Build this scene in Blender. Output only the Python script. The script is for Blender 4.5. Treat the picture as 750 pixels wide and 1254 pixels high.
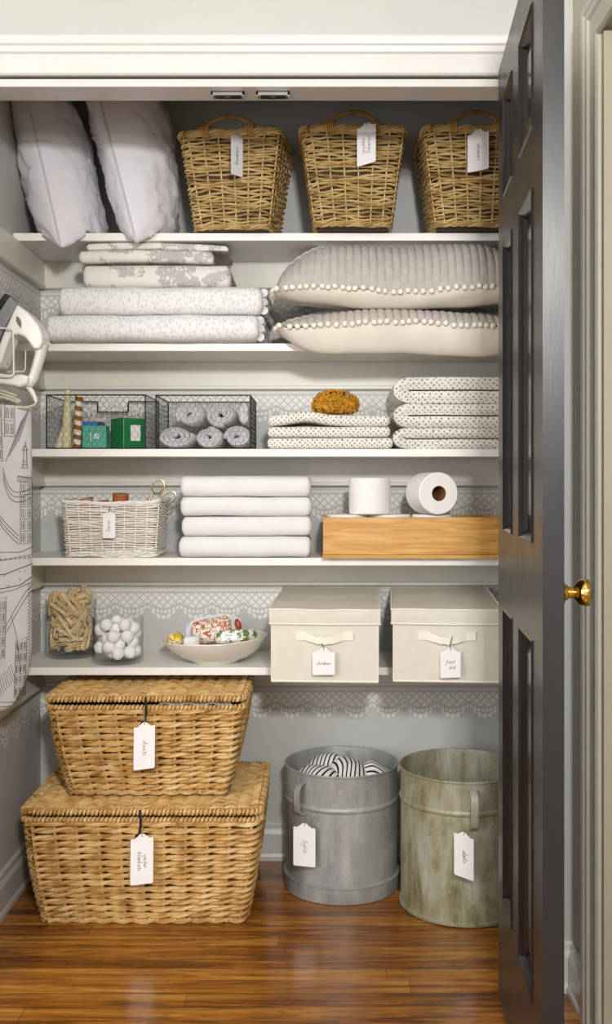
import bpy, math, random
from math import sin, cos, pi, radians, sqrt
from mathutils import Vector, Matrix, noise

for o in list(bpy.data.objects):
    bpy.data.objects.remove(o, do_unlink=True)
SC = bpy.context.scene
COL = SC.collection
CAMZ = 1.123
FPX = 1250.0            # focal length in pixels of the 750x1254 frame

# ------------------------------------------------------------------ camera
cd = bpy.data.cameras.new('camera'); cam = bpy.data.objects.new('camera', cd); COL.objects.link(cam)
cam.location = (0, 0, CAMZ); cam.rotation_euler = (radians(90), 0, 0)
cd.sensor_fit = 'VERTICAL'; cd.sensor_height = 36; cd.sensor_width = 36
cd.lens = 36 * FPX / 1254
cd.shift_x = -15 / 1254; cd.shift_y = -37 / 1254
cd.clip_start = 0.05
SC.camera = cam

# ------------------------------------------------------------------ world and lights
W = bpy.data.worlds.new('world'); SC.world = W; W.use_nodes = True
W.node_tree.nodes['Background'].inputs[0].default_value = (1.0, 0.985, 0.965, 1)
W.node_tree.nodes['Background'].inputs[1].default_value = 1.05

def area(name, loc, target, size, power, col=(1, 1, 1)):
    l = bpy.data.lights.new(name, 'AREA'); l.shape = 'SQUARE'; l.size = size; l.energy = power; l.color = col
    o = bpy.data.objects.new(name, l); COL.objects.link(o); o.location = loc
    d = Vector(target) - Vector(loc); o.rotation_euler = d.to_track_quat('-Z', 'Y').to_euler()
    return o
area('key_lamp', (0.25, -0.35, 1.83), (-0.15, 2.9, 1.2), 0.18, 43, (1.0, 0.985, 0.96))
area('fill_upper', (-0.5, -0.7, 2.5), (-0.2, 2.2, 0.6), 1.4, 9, (1.0, 0.97, 0.92))  # added fill from above, stands in for general room light
area('fill_left', (-2.2, -0.6, 1.6), (0.1, 2.6, 1.1), 1.6, 40, (0.98, 0.985, 1.0))  # added fill from the left to brighten the closet, not a real window

SC.view_settings.view_transform = 'Standard'; SC.view_settings.look = 'None'
SC.view_settings.gamma = 1; SC.view_settings.use_curve_mapping = False
SC.view_settings.exposure = 0.17

# ------------------------------------------------------------------ helpers
def hexc(h, k=1.0):
    h = h.lstrip('#'); r = []
    for i in (0, 2, 4):
        c = int(h[i:i+2], 16) / 255
        c = c / 12.92 if c <= 0.04045 else ((c + 0.055) / 1.055) ** 2.4
        r.append(c * k)
    return tuple(r) + (1.0,)

def at(px, py, y):
    """point of the place seen at that spot of the photo when it stands at depth y"""
    return Vector(((px - 390) * y / FPX, y, CAMZ - (py - 590) * y / FPX))

class G:
    def __init__(s): s.v = []; s.f = []; s.t = []; s.tone = 0.5; s.hast = False
    def add(s, p, tone=None):
        s.v.append(tuple(p)); s.t.append(s.tone if tone is None else tone); return len(s.v) - 1
    def box(s, x0, x1, y0, y1, z0, z1):
        b = len(s.v)
        for z in (z0, z1):
            for x, y in ((x0, y0), (x1, y0), (x1, y1), (x0, y1)): s.add((x, y, z))
        for q in ((0, 3, 2, 1), (4, 5, 6, 7), (0, 1, 5, 4), (1, 2, 6, 5), (2, 3, 7, 6), (3, 0, 4, 7)):
            s.f.append([b + i for i in q])
        return s
    def hexa(s, p):   # 8 points in box order
        b = len(s.v)
        for q in p: s.add(q)
        for q in ((0, 3, 2, 1), (4, 5, 6, 7), (0, 1, 5, 4), (1, 2, 6, 5), (2, 3, 7, 6), (3, 0, 4, 7)):
            s.f.append([b + i for i in q])
        return s
    def tube(s, pts, r, n=6, closed=False, flat=None):
        pts = [Vector(p) for p in pts]; N = len(pts)
        rr = r if isinstance(r, (list, tuple)) else [r] * N
        up = None; rings = []
        for i, p in enumerate(pts):
            a = pts[(i - 1) % N] if closed or i else p
            c = pts[(i + 1) % N] if closed or i < N - 1 else p
            t = (c - a)
            if t.length < 1e-9: t = Vector((0, 0, 1))
            t.normalize()
            if up is None:
                up = Vector((0, 0, 1)) if abs(t.z) < 0.9 else Vector((0, 1, 0))
            u = up - t * up.dot(t)
            if u.length < 1e-6: u = t.orthogonal()
            u.normalize(); up = u
            w = t.cross(u)
            ring = []
            for k in range(n):
                an = 2 * pi * k / n + pi / n
                fu = rr[i]; fw = rr[i]
                if flat: fu *= flat[0]; fw *= flat[1]
                ring.append(s.add(p + u * cos(an) * fu + w * sin(an) * fw))
            rings.append(ring)
        M = N if closed else N - 1
        for i in range(M):
            a = rings[i]; b = rings[(i + 1) % N]
            for k in range(n):
                s.f.append([a[k], a[(k + 1) % n], b[(k + 1) % n], b[k]])
        if not closed:
            s.f.append(rings[0][::-1]); s.f.append(rings[-1])
        return s
    def lathe(s, prof, n=40, c=(0, 0, 0), fn=None):
        rings = []
        for (r, z) in prof:
            if r < 1e-6:
                rings.append([s.add((c[0], c[1], c[2] + z))])
            else:
                rings.append([s.add((c[0] + r * cos(2 * pi * k / n), c[1] + r * sin(2 * pi * k / n), c[2] + z)) for k in range(n)])
        for a, b in zip(rings[:-1], rings[1:]):
            for k in range(n):
                k2 = (k + 1) % n
                if len(a) == 1 and len(b) == 1: continue
                if len(a) == 1: s.f.append([a[0], b[k2], b[k]])
                elif len(b) == 1: s.f.append([a[k], a[k2], b[0]])
                else: s.f.append([a[k], a[k2], b[k2], b[k]])
        return s
    def grid(s, nu, nv, fn, cu=False, cv=False):
        b = len(s.v)
        for i in range(nu):
            for j in range(nv):
                s.add(fn(i / (nu if cu else nu - 1), j / (nv if cv else nv - 1)))
        for i in range(nu if cu else nu - 1):
            for j in range(nv if cv else nv - 1):
                i2 = (i + 1) % nu; j2 = (j + 1) % nv
                s.f.append([b + i * nv + j, b + i2 * nv + j, b + i2 * nv + j2, b + i * nv + j2])
        return s
    def ball(s, c, r, n=10, m=7, sc=(1, 1, 1), amp=0, fr=60, ex=1.0):
        c = Vector(c); b = len(s.v)
        def P(ph, th):
            sp = lambda q: math.copysign(abs(q) ** ex, q)
            d = Vector((sp(sin(th)) * sp(cos(ph)), sp(sin(th)) * sp(sin(ph)), sp(cos(th))))
            p = Vector((d.x * sc[0], d.y * sc[1], d.z * sc[2])) * r
            if amp: p *= 1 + amp * noise.noise((p + c) * fr)
            return c + p
        top = s.add(P(0, 0)); rows = []
        for j in range(1, m):
            rows.append([s.add(P(2 * pi * i / n, pi * j / m)) for i in range(n)])
        bot = s.add(P(0, pi))
        for i in range(n):
            i2 = (i + 1) % n
            s.f.append([top, rows[0][i], rows[0][i2]]); s.f.append([bot, rows[-1][i2], rows[-1][i]])
            for j in range(m - 2): s.f.append([rows[j][i], rows[j + 1][i], rows[j + 1][i2], rows[j][i2]])
        return s
    def prism(s, out, fn):
        """out: 2-D outline; fn(a,b,side) -> point, side 0/1"""
        n = len(out); b = len(s.v)
        for sd in (0, 1):
            for (p, q) in out: s.add(fn(p, q, sd))
        s.f.append([b + i for i in range(n)]); s.f.append([b + n + i for i in range(n)][::-1])
        for i in range(n):
            j = (i + 1) % n; s.f.append([b + i, b + n + i, b + n + j, b + j])
        return s
    def mp(s, fn):
        s.v = [tuple(fn(Vector(p))) for p in s.v]; return s
    def build(s, name, m, parent=None, smooth=True, bevel=0, sub=0, ang=40, loc=None):
        me = bpy.data.meshes.new(name); me.from_pydata(s.v, [], s.f); me.update()
        import bmesh
        bm = bmesh.new(); bm.from_mesh(me); bmesh.ops.recalc_face_normals(bm, faces=bm.faces); bm.to_mesh(me); bm.free()
        if s.hast:
            a = me.attributes.new('tone', 'FLOAT', 'POINT'); a.data.foreach_set('value', s.t)
        if smooth:
            me.polygons.foreach_set('use_smooth', [True] * len(me.polygons))
            me.set_sharp_from_angle(angle=radians(ang))
        o = bpy.data.objects.new(name, me); COL.objects.link(o)
        me.materials.append(m.m if hasattr(m, 'm') else m)
        if parent: o.parent = parent
        if loc is not None: o.location = loc
        if bevel:
            b = o.modifiers.new('bevel', 'BEVEL'); b.width = bevel; b.segments = 2; b.limit_method = 'ANGLE'; b.angle_limit = radians(50)
        if sub:
            b = o.modifiers.new('sub', 'SUBSURF'); b.levels = sub; b.render_levels = sub
        return o

def tag(o, label=None, cat=None, group=None, kind=None):
    if label: o['label'] = label
    if cat: o['category'] = cat
    if group: o['group'] = group
    if kind: o['kind'] = kind
    return o
def thing(name, label, cat, loc=(0, 0, 0), rz=0, group=None):
    o = bpy.data.objects.new(name, None); COL.objects.link(o); o.location = loc; o.rotation_euler = (0, 0, rz)
    o.empty_display_size = 0.05
    return tag(o, label, cat, group)
def copy_tree(o, parent=None):
    c = o.copy(); COL.objects.link(c); c.parent = parent
    for ch in list(o.children): copy_tree(ch, c)
    return c
def struct(g, name, m, bevel=0, smooth=False, label=None):
    return tag(g.build(name, m, smooth=smooth, bevel=bevel), label=label, kind='structure')

# ------------------------------------------------------------------ node expressions
class N_:
    def __init__(s, nt, sock): s.nt = nt; s.k = sock
    def op(s, o, b=None, c=None):
        n = s.nt.nodes.new('ShaderNodeMath'); n.operation = o
        for i, q in enumerate((s, b, c)):
            if q is None: continue
            if isinstance(q, N_): s.nt.links.new(q.k, n.inputs[i])
            else: n.inputs[i].default_value = q
        return N_(s.nt, n.outputs[0])
    def __add__(s, b): return s.op('ADD', b)
    def __sub__(s, b): return s.op('SUBTRACT', b)
    def __mul__(s, b): return s.op('MULTIPLY', b)
    def __truediv__(s, b): return s.op('DIVIDE', b)
    def __rsub__(s, b): return (s * -1) + b
    def fr(s): return s.op('FRACT')
    def ab(s): return s.op('ABSOLUTE')
    def lt(s, b): return s.op('LESS_THAN', b)
    def gt(s, b): return s.op('GREATER_THAN', b)
    def mx(s, b): return s.op('MAXIMUM', b)
    def mn(s, b): return s.op('MINIMUM', b)
    def pw(s, b): return s.op('POWER', b)

class Mt:
    def __init__(s, name, col=(0.8, 0.8, 0.8, 1), rough=0.5, metal=0.0, **kw):
        s.m = bpy.data.materials.new(name); s.m.use_nodes = True; s.nt = s.m.node_tree
        s.b = s.nt.nodes['Principled BSDF']
        s.b.inputs['Base Color'].default_value = col; s.b.inputs['Roughness'].default_value = rough
        s.b.inputs['Metallic'].default_value = metal
        for k, v in kw.items(): s.b.inputs[k.replace('_', ' ')].default_value = v
    def coords(s, scale=(1, 1, 1)):
        t = s.nt.nodes.new('ShaderNodeTexCoord'); mp = s.nt.nodes.new('ShaderNodeMapping')
        mp.inputs['Scale'].default_value = scale; s.nt.links.new(t.outputs['Object'], mp.inputs[0]); return mp.outputs[0]
    def xyz(s, scale=(1, 1, 1)):
        n = s.nt.nodes.new('ShaderNodeSeparateXYZ'); s.nt.links.new(s.coords(scale), n.inputs[0])
        return [N_(s.nt, n.outputs[i]) for i in range(3)]
    def noise(s, sc, detail=3, scale=(1, 1, 1), dist=0, rough=0.5):
        n = s.nt.nodes.new('ShaderNodeTexNoise'); n.inputs['Scale'].default_value = sc
        n.inputs['Detail'].default_value = detail; n.inputs['Distortion'].default_value = dist; n.inputs['Roughness'].default_value = rough
        s.nt.links.new(s.coords(scale), n.inputs['Vector']); return N_(s.nt, n.outputs[0])
    def voro(s, sc, scale=(1, 1, 1), out='Distance', feat='F1'):
        n = s.nt.nodes.new('ShaderNodeTexVoronoi'); n.feature = feat; n.inputs['Scale'].default_value = sc
        s.nt.links.new(s.coords(scale), n.inputs['Vector']); return N_(s.nt, n.outputs[out])
    def attr(s, nm='tone'):
        n = s.nt.nodes.new('ShaderNodeAttribute'); n.attribute_name = nm; return N_(s.nt, n.outputs['Fac'])
    def ramp(s, fac, stops):
        n = s.nt.nodes.new('ShaderNodeValToRGB'); e = n.color_ramp.elements
        e[0].position = stops[0][0]; e[0].color = stops[0][1]; e[1].position = stops[-1][0]; e[1].color = stops[-1][1]
        for p, c in stops[1:-1]:
            q = e.new(p); q.color = c
        s.nt.links.new(fac.k, n.inputs[0]); return n.outputs[0]
    def mix(s, fac, a, b):
        n = s.nt.nodes.new('ShaderNodeMix'); n.data_type = 'RGBA'
        for i, q in ((6, a), (7, b)):
            if isinstance(q, tuple): n.inputs[i].default_value = q
            else: s.nt.links.new(q, n.inputs[i])
        if isinstance(fac, N_): s.nt.links.new(fac.k, n.inputs[0])
        else: n.inputs[0].default_value = fac
        return n.outputs[2]
    def color(s, sock): s.nt.links.new(sock, s.b.inputs['Base Color']); return s
    def rough(s, f): s.nt.links.new(f.k, s.b.inputs['Roughness']); return s
    def bump(s, f, strength=0.3, dist=0.002):
        n = s.nt.nodes.new('ShaderNodeBump'); n.inputs['Strength'].default_value = strength; n.inputs['Distance'].default_value = dist
        s.nt.links.new(f.k, n.inputs['Height']); s.nt.links.new(n.outputs[0], s.b.inputs['Normal']); return s

def plain(name, h, rough=0.5, metal=0.0, var=0.06, sc=25, bmp=0.0, bsc=300, **kw):
    c = hexc(h); m = Mt(name, c, rough, metal, **kw)
    lo = tuple(x * (1 - var * 2) for x in c[:3]) + (1,); hi = tuple(min(1, x * (1 + var)) for x in c[:3]) + (1,)
    m.color(m.ramp(m.noise(sc), [(0.3, lo), (0.7, hi)]))
    if bmp: m.bump(m.noise(bsc, 2), bmp, 0.001)
    return m

# ------------------------------------------------------------------ materials
mWall = plain('room_wall_paint', 'b7b8b4', 0.6, var=0.015, sc=4, bmp=0.05)
mTrim = plain('trim_white_gloss', 'cccbc8', 0.3, var=0.01, sc=6)
mShelf = plain('shelf_white_paint', 'f1efea', 0.35, var=0.015, sc=8, bmp=0.04, bsc=60)
mCleat = plain('cleat_cream_paint', 'e2dfd5', 0.4, var=0.02, sc=8, bmp=0.05, bsc=60)
mSideWall = plain('passage_wall_paint', 'b1a993', 0.5, var=0.02, sc=4)
mPassTrim = plain('passage_trim_shaded', 'bfbbad', 0.35, var=0.01, sc=6)  # casing tone has shading and reflected colour put into the paint
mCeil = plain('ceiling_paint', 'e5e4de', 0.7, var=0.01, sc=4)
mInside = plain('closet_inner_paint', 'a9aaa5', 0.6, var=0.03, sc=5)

def lace_wall(name, axis):
    m = Mt(name, rough=0.55); q = m.xyz(); u = q[axis]; z = q[2]
    wob = m.noise(45, 2)
    u = u + (wob - 0.5) * 0.0022 + 3.0; zz = z + (m.noise(50, 2, (1, 1, 1.3)) - 0.5) * 0.002
    p = 0.0958
    v = ((1.697 + 0.2943 * 4) - zz) / 0.2943
    v = v.fr() * 0.2943
    d = ((u / p).fr() - 0.5).ab() * 2            # 0 middle of a scallop, 1 at the cusp
    vb = 0.070 - (d * d) * 0.017
    a = u * (4 / p); b = v * (4 / p) + 0.45
    c1 = ((a + b).fr() - 0.5).ab(); c2 = ((a - b + 40.0).fr() - 0.5).ab()
    lat = c1.mx(c2).lt(0.395) * v.gt(0.024) * (v - vb + 0.004).lt(0)
    dots = ((u / 0.0062).fr() - 0.5).ab().lt(0.27) * v.gt(0.011) * v.lt(0.018)
    w = v - vb
    fe = 0.034 - (d * d) * 0.021
    b1 = ((u * (8 / p)).fr() - 0.5).ab()
    r1 = (b1 * 0.02 + (w - 0.008).ab()).lt(0.0085) * w.gt(0.003) * w.lt(0.0125)
    b2 = ((u * (6 / p) + 0.5).fr() - 0.5).ab()
    hh = (w - (fe - 0.0095))
    r2 = ((b2 * b2 * 3.2) + (hh * hh) * 13000.0).lt(0.5) * w.gt(0.0135)
    msk = (lat.mx(dots).mx(r1).mx(r2)) * z.lt(1.70) * z.gt(0.36)
    wear = m.noise(22, 4).gt(0.34)
    msk = msk * (wear * 0.35 + 0.65)
    base = m.ramp(m.noise(3, 2), [(0.3, hexc('c3c4c2')), (0.7, hexc('cacac7'))])
    m.color(m.mix(msk, base, hexc('eeece6')))
    return m.m
mLaceB = lace_wall('stencilled_back_wall_paint', 0)
mLaceS = lace_wall('stencilled_side_wall_paint', 1)

def floor_mat():
    m = Mt('oak_strip_floor', rough=0.22)
    nt = m.nt
    x, y, _z = m.xyz(); RH = 0.0572; x = x + 10.0; y = y + 10.0
    row = (y / RH).op('FLOOR')
    def wn(v, w=None):
        n = nt.nodes.new('ShaderNodeTexWhiteNoise'); n.noise_dimensions = '2D'
        c = nt.nodes.new('ShaderNodeCombineXYZ'); nt.links.new(v.k, c.inputs[0])
        if w is not None: nt.links.new(w.k, c.inputs[1])
        nt.links.new(c.outputs[0], n.inputs['Vector']); return N_(nt, n.outputs['Value'])
    xs = (x + wn(row) * 3.7) / 1.05
    plank = wn(row, xs.op('FLOOR'))
    ey = ((y / RH).fr() - 0.5).ab().gt(0.488); ex = ((xs.fr() - 0.5).ab()).gt(0.4993)
    mort = ey.mx(ex)
    g1 = m.noise(1.0, 5, (2.2, 34, 1), 1.6, 0.62)
    g2 = m.noise(1.0, 3, (14, 260, 1), 0.3, 0.6)
    f = g1 * 0.75 + g2 * 0.30 + (plank - 0.5) * 0.16
    c = m.ramp(f, [(0.32, hexc('4c290b')), (0.46, hexc('7e4914')), (0.57, hexc('a46824')), (0.72, hexc('c99342'))])
    line = m.noise(1.0, 2, (1.6, 60, 1), 2.5)
    ln = ((line * 9.0).fr() - 0.5).ab().lt(0.07) * m.noise(2.2, 2, (1, 6, 1)).gt(0.5)
    c = m.mix(ln * 0.7, c, hexc('3c1c06'))
    c = m.mix(mort * 0.75, c, hexc('3a2008'))
    m.color(c); m.rough(g2 * 0.12 + 0.16)
    m.bump(g2 * 0.4 - mort, 0.12, 0.001)
    m.b.inputs['Coat Weight'].default_value = 0.12; m.b.inputs['Coat Roughness'].default_value = 0.12
    return m.m
mFloor = floor_mat()

def door_mat():
    m = Mt('worn_charcoal_gloss_paint', rough=0.2)
    n = m.noise(6, 5, (1, 1, 0.25)); w = m.noise(38, 5, (1, 1, 0.5), 0.4, 0.7)
    c = m.ramp(n, [(0.3, hexc('212123')), (0.7, hexc('2b2a2b'))])
    c = m.mix(w.gt(0.73) * 0.8, c, hexc('6a3a22'))
    m.color(c); m.rough(m.noise(20, 3, (1, 1, .3)) * 0.14 + 0.27)
    m.b.inputs['Specular IOR Level'].default_value = 0.4
    m.bump(m.noise(260, 2, (1, 1, 0.06)), 0.10, 0.0006)
    return m.m
mDoor = door_mat()
mDoorMould = plain('worn_door_moulding_paint', '1d1c1e', 0.16, var=0.08, sc=60, bmp=0.08, bsc=90)
mBrass = plain('polished_brass', 'dbb862', 0.12, 1.0, var=0.03)
mChrome = plain('brushed_steel_catch', 'c9c9c9', 0.25, 1.0, var=0.05)
mBlack = plain('black_hardware', '1a1a1a', 0.5, var=0.1)

def straw(name, stops, rough=0.6, bsc=(20, 20, 20)):
    m = Mt(name, rough=rough)
    f = m.attr() * 0.62 + m.noise(34, 4, (1, 1, 1)) * 0.55 - 0.10
    m.color(m.ramp(f, stops)); m.bump(m.noise(160, 3, (1, 1, 2.5)), 0.35, 0.001); return m.m
mSea = straw('braided_seagrass', [(0.14, hexc('74481f')), (0.33, hexc('b08343')), (0.52, hexc('cfa768')), (0.9, hexc('ead2a0'))])
mSeaShade = plain('seagrass_gap_shade', '6d4825', 0.8, var=0.2, sc=60)  # dark brown painted in for the shade seen between strands
mWick = straw('willow_rods', [(0.1, hexc('4f3a20')), (0.32, hexc('947645')), (0.52, hexc('c0a268')), (0.85, hexc('e2cd9c'))])
mWickShade = plain('willow_gap_shade', '493622', 0.8, var=0.2, sc=60)  # darkened willow colour, stands in for shade behind the rods
mWhiteWick = straw('whitewashed_willow', [(0.0, hexc('c9bdac')), (0.3, hexc('e4ddd2')), (0.6, hexc('f0ece4')), (1, hexc('f8f6f1'))], 0.55)
mWhiteWickShade = plain('whitewashed_gap_shade', 'a99c8b', 0.7, var=0.1)  # darker whitewash, shade of the weave gaps put into the colour
mBentWood = plain('bent_wood_handle', '9c7742', 0.5, var=0.2, sc=50)
mCane = plain('cane_binding', 'c49a52', 0.5, var=0.15, sc=80)
mTag = plain('white_card', 'f1eff0', 0.6, var=0.01)
mInk = plain('grey_ink', '4a464c', 0.6, var=0.05)
mTwine = plain('jute_twine', '9a8a5e', 0.8, var=0.2, sc=200)
mBlackCord = plain('black_elastic_loop', '15130f', 0.7, var=0.1)
mPillow = plain('white_cotton_pillow', 'e4e3ea', 0.75, var=0.02, sc=10, bmp=0.15, bsc=40)
mPipe = plain('pillow_piping_white', 'cfcdd2', 0.75, var=0.02)
mQuiltGrey = plain('grey_quilted_cotton', 'bdb6b0', 0.85, var=0.05, sc=60, bmp=0.4, bsc=250)
mCreamLin = plain('cream_cotton_back', 'e8e3d6', 0.8, var=0.03, sc=12, bmp=0.15, bsc=60)
mPom = plain('cream_wool_pompom', 'f3efe2', 0.95, var=0.04, sc=300, bmp=0.5, bsc=500)
mWhiteTowel = plain('white_terry', 'e6e6e7', 0.95, var=0.01, sc=30, bmp=0.35, bsc=420)
mWhiteTowel2 = plain('pale_grey_terry', 'f4f4f6', 0.95, var=0.04, sc=60, bmp=0.6, bsc=350)
mMustard = plain('mustard_yarn', 'cf9524', 0.9, var=0.18, sc=90, bmp=0.6, bsc=300)
mWire = plain('black_iron_wire', '1d1d1f', 0.5, 0.5, var=0.1)
mMeshWire = plain('dark_hexagon_wire', '3a3a3c', 0.5, 0.5, var=0.1)
mTeal = plain('teal_card', '4fa68f', 0.5, var=0.04)
mBlue = plain('blue_card', '2f6fb0', 0.45, var=0.05)
mNavy = plain('navy_card', '143a66', 0.45, var=0.05)
mGreen = plain('green_card', '157a3c', 0.4, var=0.05)
mGreenEdge = plain('green_card_edge', '7dc08c', 0.5, var=0.05)
mLabelW = plain('white_print', 'efefef', 0.5, var=0.01)
mCreamCone = plain('cream_paper_cone', 'd8cfaa', 0.7, var=0.03)
def thin_glass():
    m = bpy.data.materials.new('clear_thin_glass'); m.use_nodes = True; nt = m.node_tree; nt.nodes.clear()
    o = nt.nodes.new('ShaderNodeOutputMaterial'); mx = nt.nodes.new('ShaderNodeMixShader'); tr = nt.nodes.new('ShaderNodeBsdfTransparent'); gl = nt.nodes.new('ShaderNodeBsdfGlossy')
    gl.inputs['Roughness'].default_value = 0.02
    lw = nt.nodes.new('ShaderNodeLayerWeight'); lw.inputs[0].default_value = 0.28
    cr = nt.nodes.new('ShaderNodeValToRGB'); cr.color_ramp.elements[0].color = (0.985, 0.99, 0.985, 1); cr.color_ramp.elements[1].color = (0.74, 0.77, 0.76, 1); cr.color_ramp.elements[0].position = 0.35
    nt.links.new(lw.outputs['Facing'], cr.inputs[0]); nt.links.new(cr.outputs[0], tr.inputs[0])
    pw = nt.nodes.new('ShaderNodeMath'); pw.operation = 'POWER'; pw.inputs[1].default_value = 4.0; ad = nt.nodes.new('ShaderNodeMath'); ad.operation = 'MULTIPLY_ADD'; ad.inputs[1].default_value = 0.6; ad.inputs[2].default_value = 0.03
    nt.links.new(lw.outputs['Facing'], pw.inputs[0]); nt.links.new(pw.outputs[0], ad.inputs[0]); nt.links.new(ad.outputs[0], mx.inputs[0]); nt.links.new(tr.outputs[0], mx.inputs[1]); nt.links.new(gl.outputs[0], mx.inputs[2]); nt.links.new(mx.outputs[0], o.inputs[0])
    return m
mGlass = thin_glass()
mPin = plain('pale_clothespin_wood', 'ead0a4', 0.6, var=0.14, sc=120)
mSpring = plain('spring_wire', '8f8a80', 0.35, 1.0)
mCotton = plain('cotton_wool', 'f8f8f8', 1.0, var=0.01, bmp=0.6, bsc=200)
mCeramic = plain('cream_ceramic', 'e9e5da', 0.2, var=0.01)
mCanvas = plain('cream_canvas', 'dad6c9', 0.85, var=0.02, sc=40, bmp=0.3, bsc=500)
mPiping = plain('ivory_canvas_piping', 'efebdc', 0.8, var=0.02)
mPine = None
def pine():
    m = Mt('honey_pine', rough=0.4)
    g = m.noise(1, 4, (5, 40, 60), 1.2)
    m.color(m.ramp(g, [(0.3, hexc('b98239')), (0.5, hexc('cf9b4e')), (0.72, hexc('deb266'))])); return m.m
mPine = pine()
mPineDark = plain('pine_inside', '7a4d1e', 0.6, var=0.1)
mRoll = plain('toilet_paper', 'f5f4f1', 0.95, var=0.01, bmp=0.2, bsc=300)
mCore = plain('cardboard_core', '8a5b2c', 0.8, var=0.1)
mSpoolOr = plain('orange_thread', 'bd6c3c', 0.7, var=0.2, sc=200)
mSpoolBr = plain('brown_thread', '8a6428', 0.7, var=0.2, sc=200)
mSpoolPk = plain('pink_thread', 'cc9a86', 0.7, var=0.15, sc=200)
mGold = plain('gold_scissors', 'cdb887', 0.3, 0.8, var=0.05)
mSteel = plain('scissor_steel', 'b9b9b4', 0.25, 1.0)
mIronW = plain('white_iron_plastic', 'ecebe6', 0.2, var=0.01)
mIronG = plain('grey_water_tank', '8c8e90', 0.15, var=0.05)
mCordM = plain('cream_cord', 'd2cdb8', 0.6, var=0.05)
mRed = plain('red_button', 'a8101c', 0.3)
mWhiteWire = plain('white_coated_wire', 'e8e6e0', 0.3)
mDraw = plain('black_line_drawing', '2a2b30', 0.8)
mBoardCloth = plain('white_printed_cotton', 'dcdbdf', 0.9, var=0.03, sc=12, bmp=0.15, bsc=80)

def zinc(name, stops, streak, rough=0.5, metal=0.3):
    m = Mt(name, rough=rough, metal=metal)
    n = m.noise(9, 6, (1, 1, 0.5), 0.6, 0.68); n2 = m.noise(30, 5, (1, 1, 0.3), 0, 0.7)
    c = m.ramp(n * 0.65 + n2 * 0.38, stops)
    sp = m.noise(75, 3, (1, 1, 1)).gt(0.70)
    c = m.mix(sp * 0.35, c, streak)
    m.color(c); m.rough(n2 * 0.35 + 0.3); m.bump(n2, 0.15, 0.002); return m.m
mZinc = zinc('galvanised_zinc', [(0.34, hexc('85888a')), (0.5, hexc('a3a5a4')), (0.68, hexc('bec0bd'))], hexc('d8dad6'))
mZincG = zinc('weathered_green_zinc', [(0.36, hexc('6b6645')), (0.46, hexc('8f8b6c')), (0.54, hexc('a5a28c')), (0.66, hexc('bdbcb0'))], hexc('d6d6ca'), metal=0.2)

def stripe_cloth():
    m = Mt('black_striped_cotton', rough=0.9)
    f = (m.attr() * 1.0).fr().lt(0.34)
    m.color(m.mix(f, hexc('ecebea'), hexc('1b1c20'))); return m.m
mStripe = stripe_cloth()
def dotted(name, p, r, base, dotc):
    m = Mt(name, rough=0.92); x, y, z = m.xyz()
    w = (m.noise(60, 2) - 0.5) * 0.016
    a = (x + z + w + 5.0) / p; b = (x - z + (m.noise(55, 2) - 0.5) * 0.016 + 5.0 + y * 0.7) / p
    d1 = (a.fr() - 0.5); d2 = (b.fr() - 0.5)
    k = (d1 * d1 + d2 * d2 + (m.noise(300, 2) - 0.5) * 0.06).lt(r)
    m.color(m.mix(k * 0.8, base, dotc)); m.bump(m.noise(280, 2), 0.4, 0.001); return m.m
mDot = dotted('dotted_white_quilt', 0.0155, 0.052, hexc('e9e6de'), hexc('6f6a63'))
mDot2 = dotted('dotted_muslin', 0.0135, 0.060, hexc('ebe8e0'), hexc('6f6a63'))
def leafy():
    m = Mt('pale_leaf_print', rough=0.9)
    v = m.voro(125, (1, 1, 0.62)); n = m.noise(150, 2)
    k = (v + (n - 0.5) * 0.35).lt(0.40)
    m.color(m.mix(k * 0.42, hexc('e9e9ea'), hexc('b9b9bd'))); m.bump(m.noise(70, 3), 0.4, 0.002); return m.m
mLeaf = leafy()
def floral():
    m = Mt('grey_flower_print', rough=0.9)
    big = m.noise(17, 2, (1, 0.6, 1.2)); fine = m.noise(75, 4, dist=1.5)
    k = (big.gt(0.53)) * (fine + (big - 0.53) * 1.1).gt(0.50)
    m.color(m.mix(k * 0.75, hexc('e3e1db'), hexc('aaa6a2'))); m.bump(m.noise(80, 2), 0.25, 0.001); return m.m
mFloral = floral()
def wrapper(name, base, spots):
    m = Mt(name, rough=0.45); c = base
    for i, (h, sc, th) in enumerate(spots):
        n = m.noise(sc, 2, (1, 1 + 0.3 * i, 1 + 0.17 * i), 0.8 + i)
        c = m.mix(n.gt(th), c, hexc(h))
    m.color(c); return m.m
mWrapRed = wrapper('poppy_print_wrapper', hexc('e9e4d8'), [('b9b59c', 60, 0.56), ('5d7a35', 75, 0.60), ('c23a22', 52, 0.55), ('e08a2c', 66, 0.68), ('3a3b2a', 110, 0.68)])
mWrapYel = wrapper('yellow_flower_wrapper', hexc('e2ded0'), [('d6a91c', 60, 0.46), ('f0cd3a', 90, 0.55), ('4e4f22', 95, 0.60)])
mWrapGrn = wrapper('green_leaf_wrapper', hexc('e6e4dc'), [('6f8450', 62, 0.55), ('3d5730', 85, 0.58), ('d8c35a', 100, 0.66)])
mTissue = plain('white_tissue', 'e8e9ea', 0.9, var=0.03, sc=60)
mBadge = plain('grey_badge', '6b6d70', 0.3)
mPaperLetters = plain('dark_print', '2c2a2a', 0.6)

# ================================================================== THE ROOM
XL, XR = -0.827, 0.86         # closet side walls
YB = 3.041                    # closet back wall
YF, YI = 2.257, 2.335         # front wall outer and inner face
JL, JR = -0.736, 0.425        # opening
ZH = 1.995                    # header underside
RW = 0.563                    # right passage wall

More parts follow.
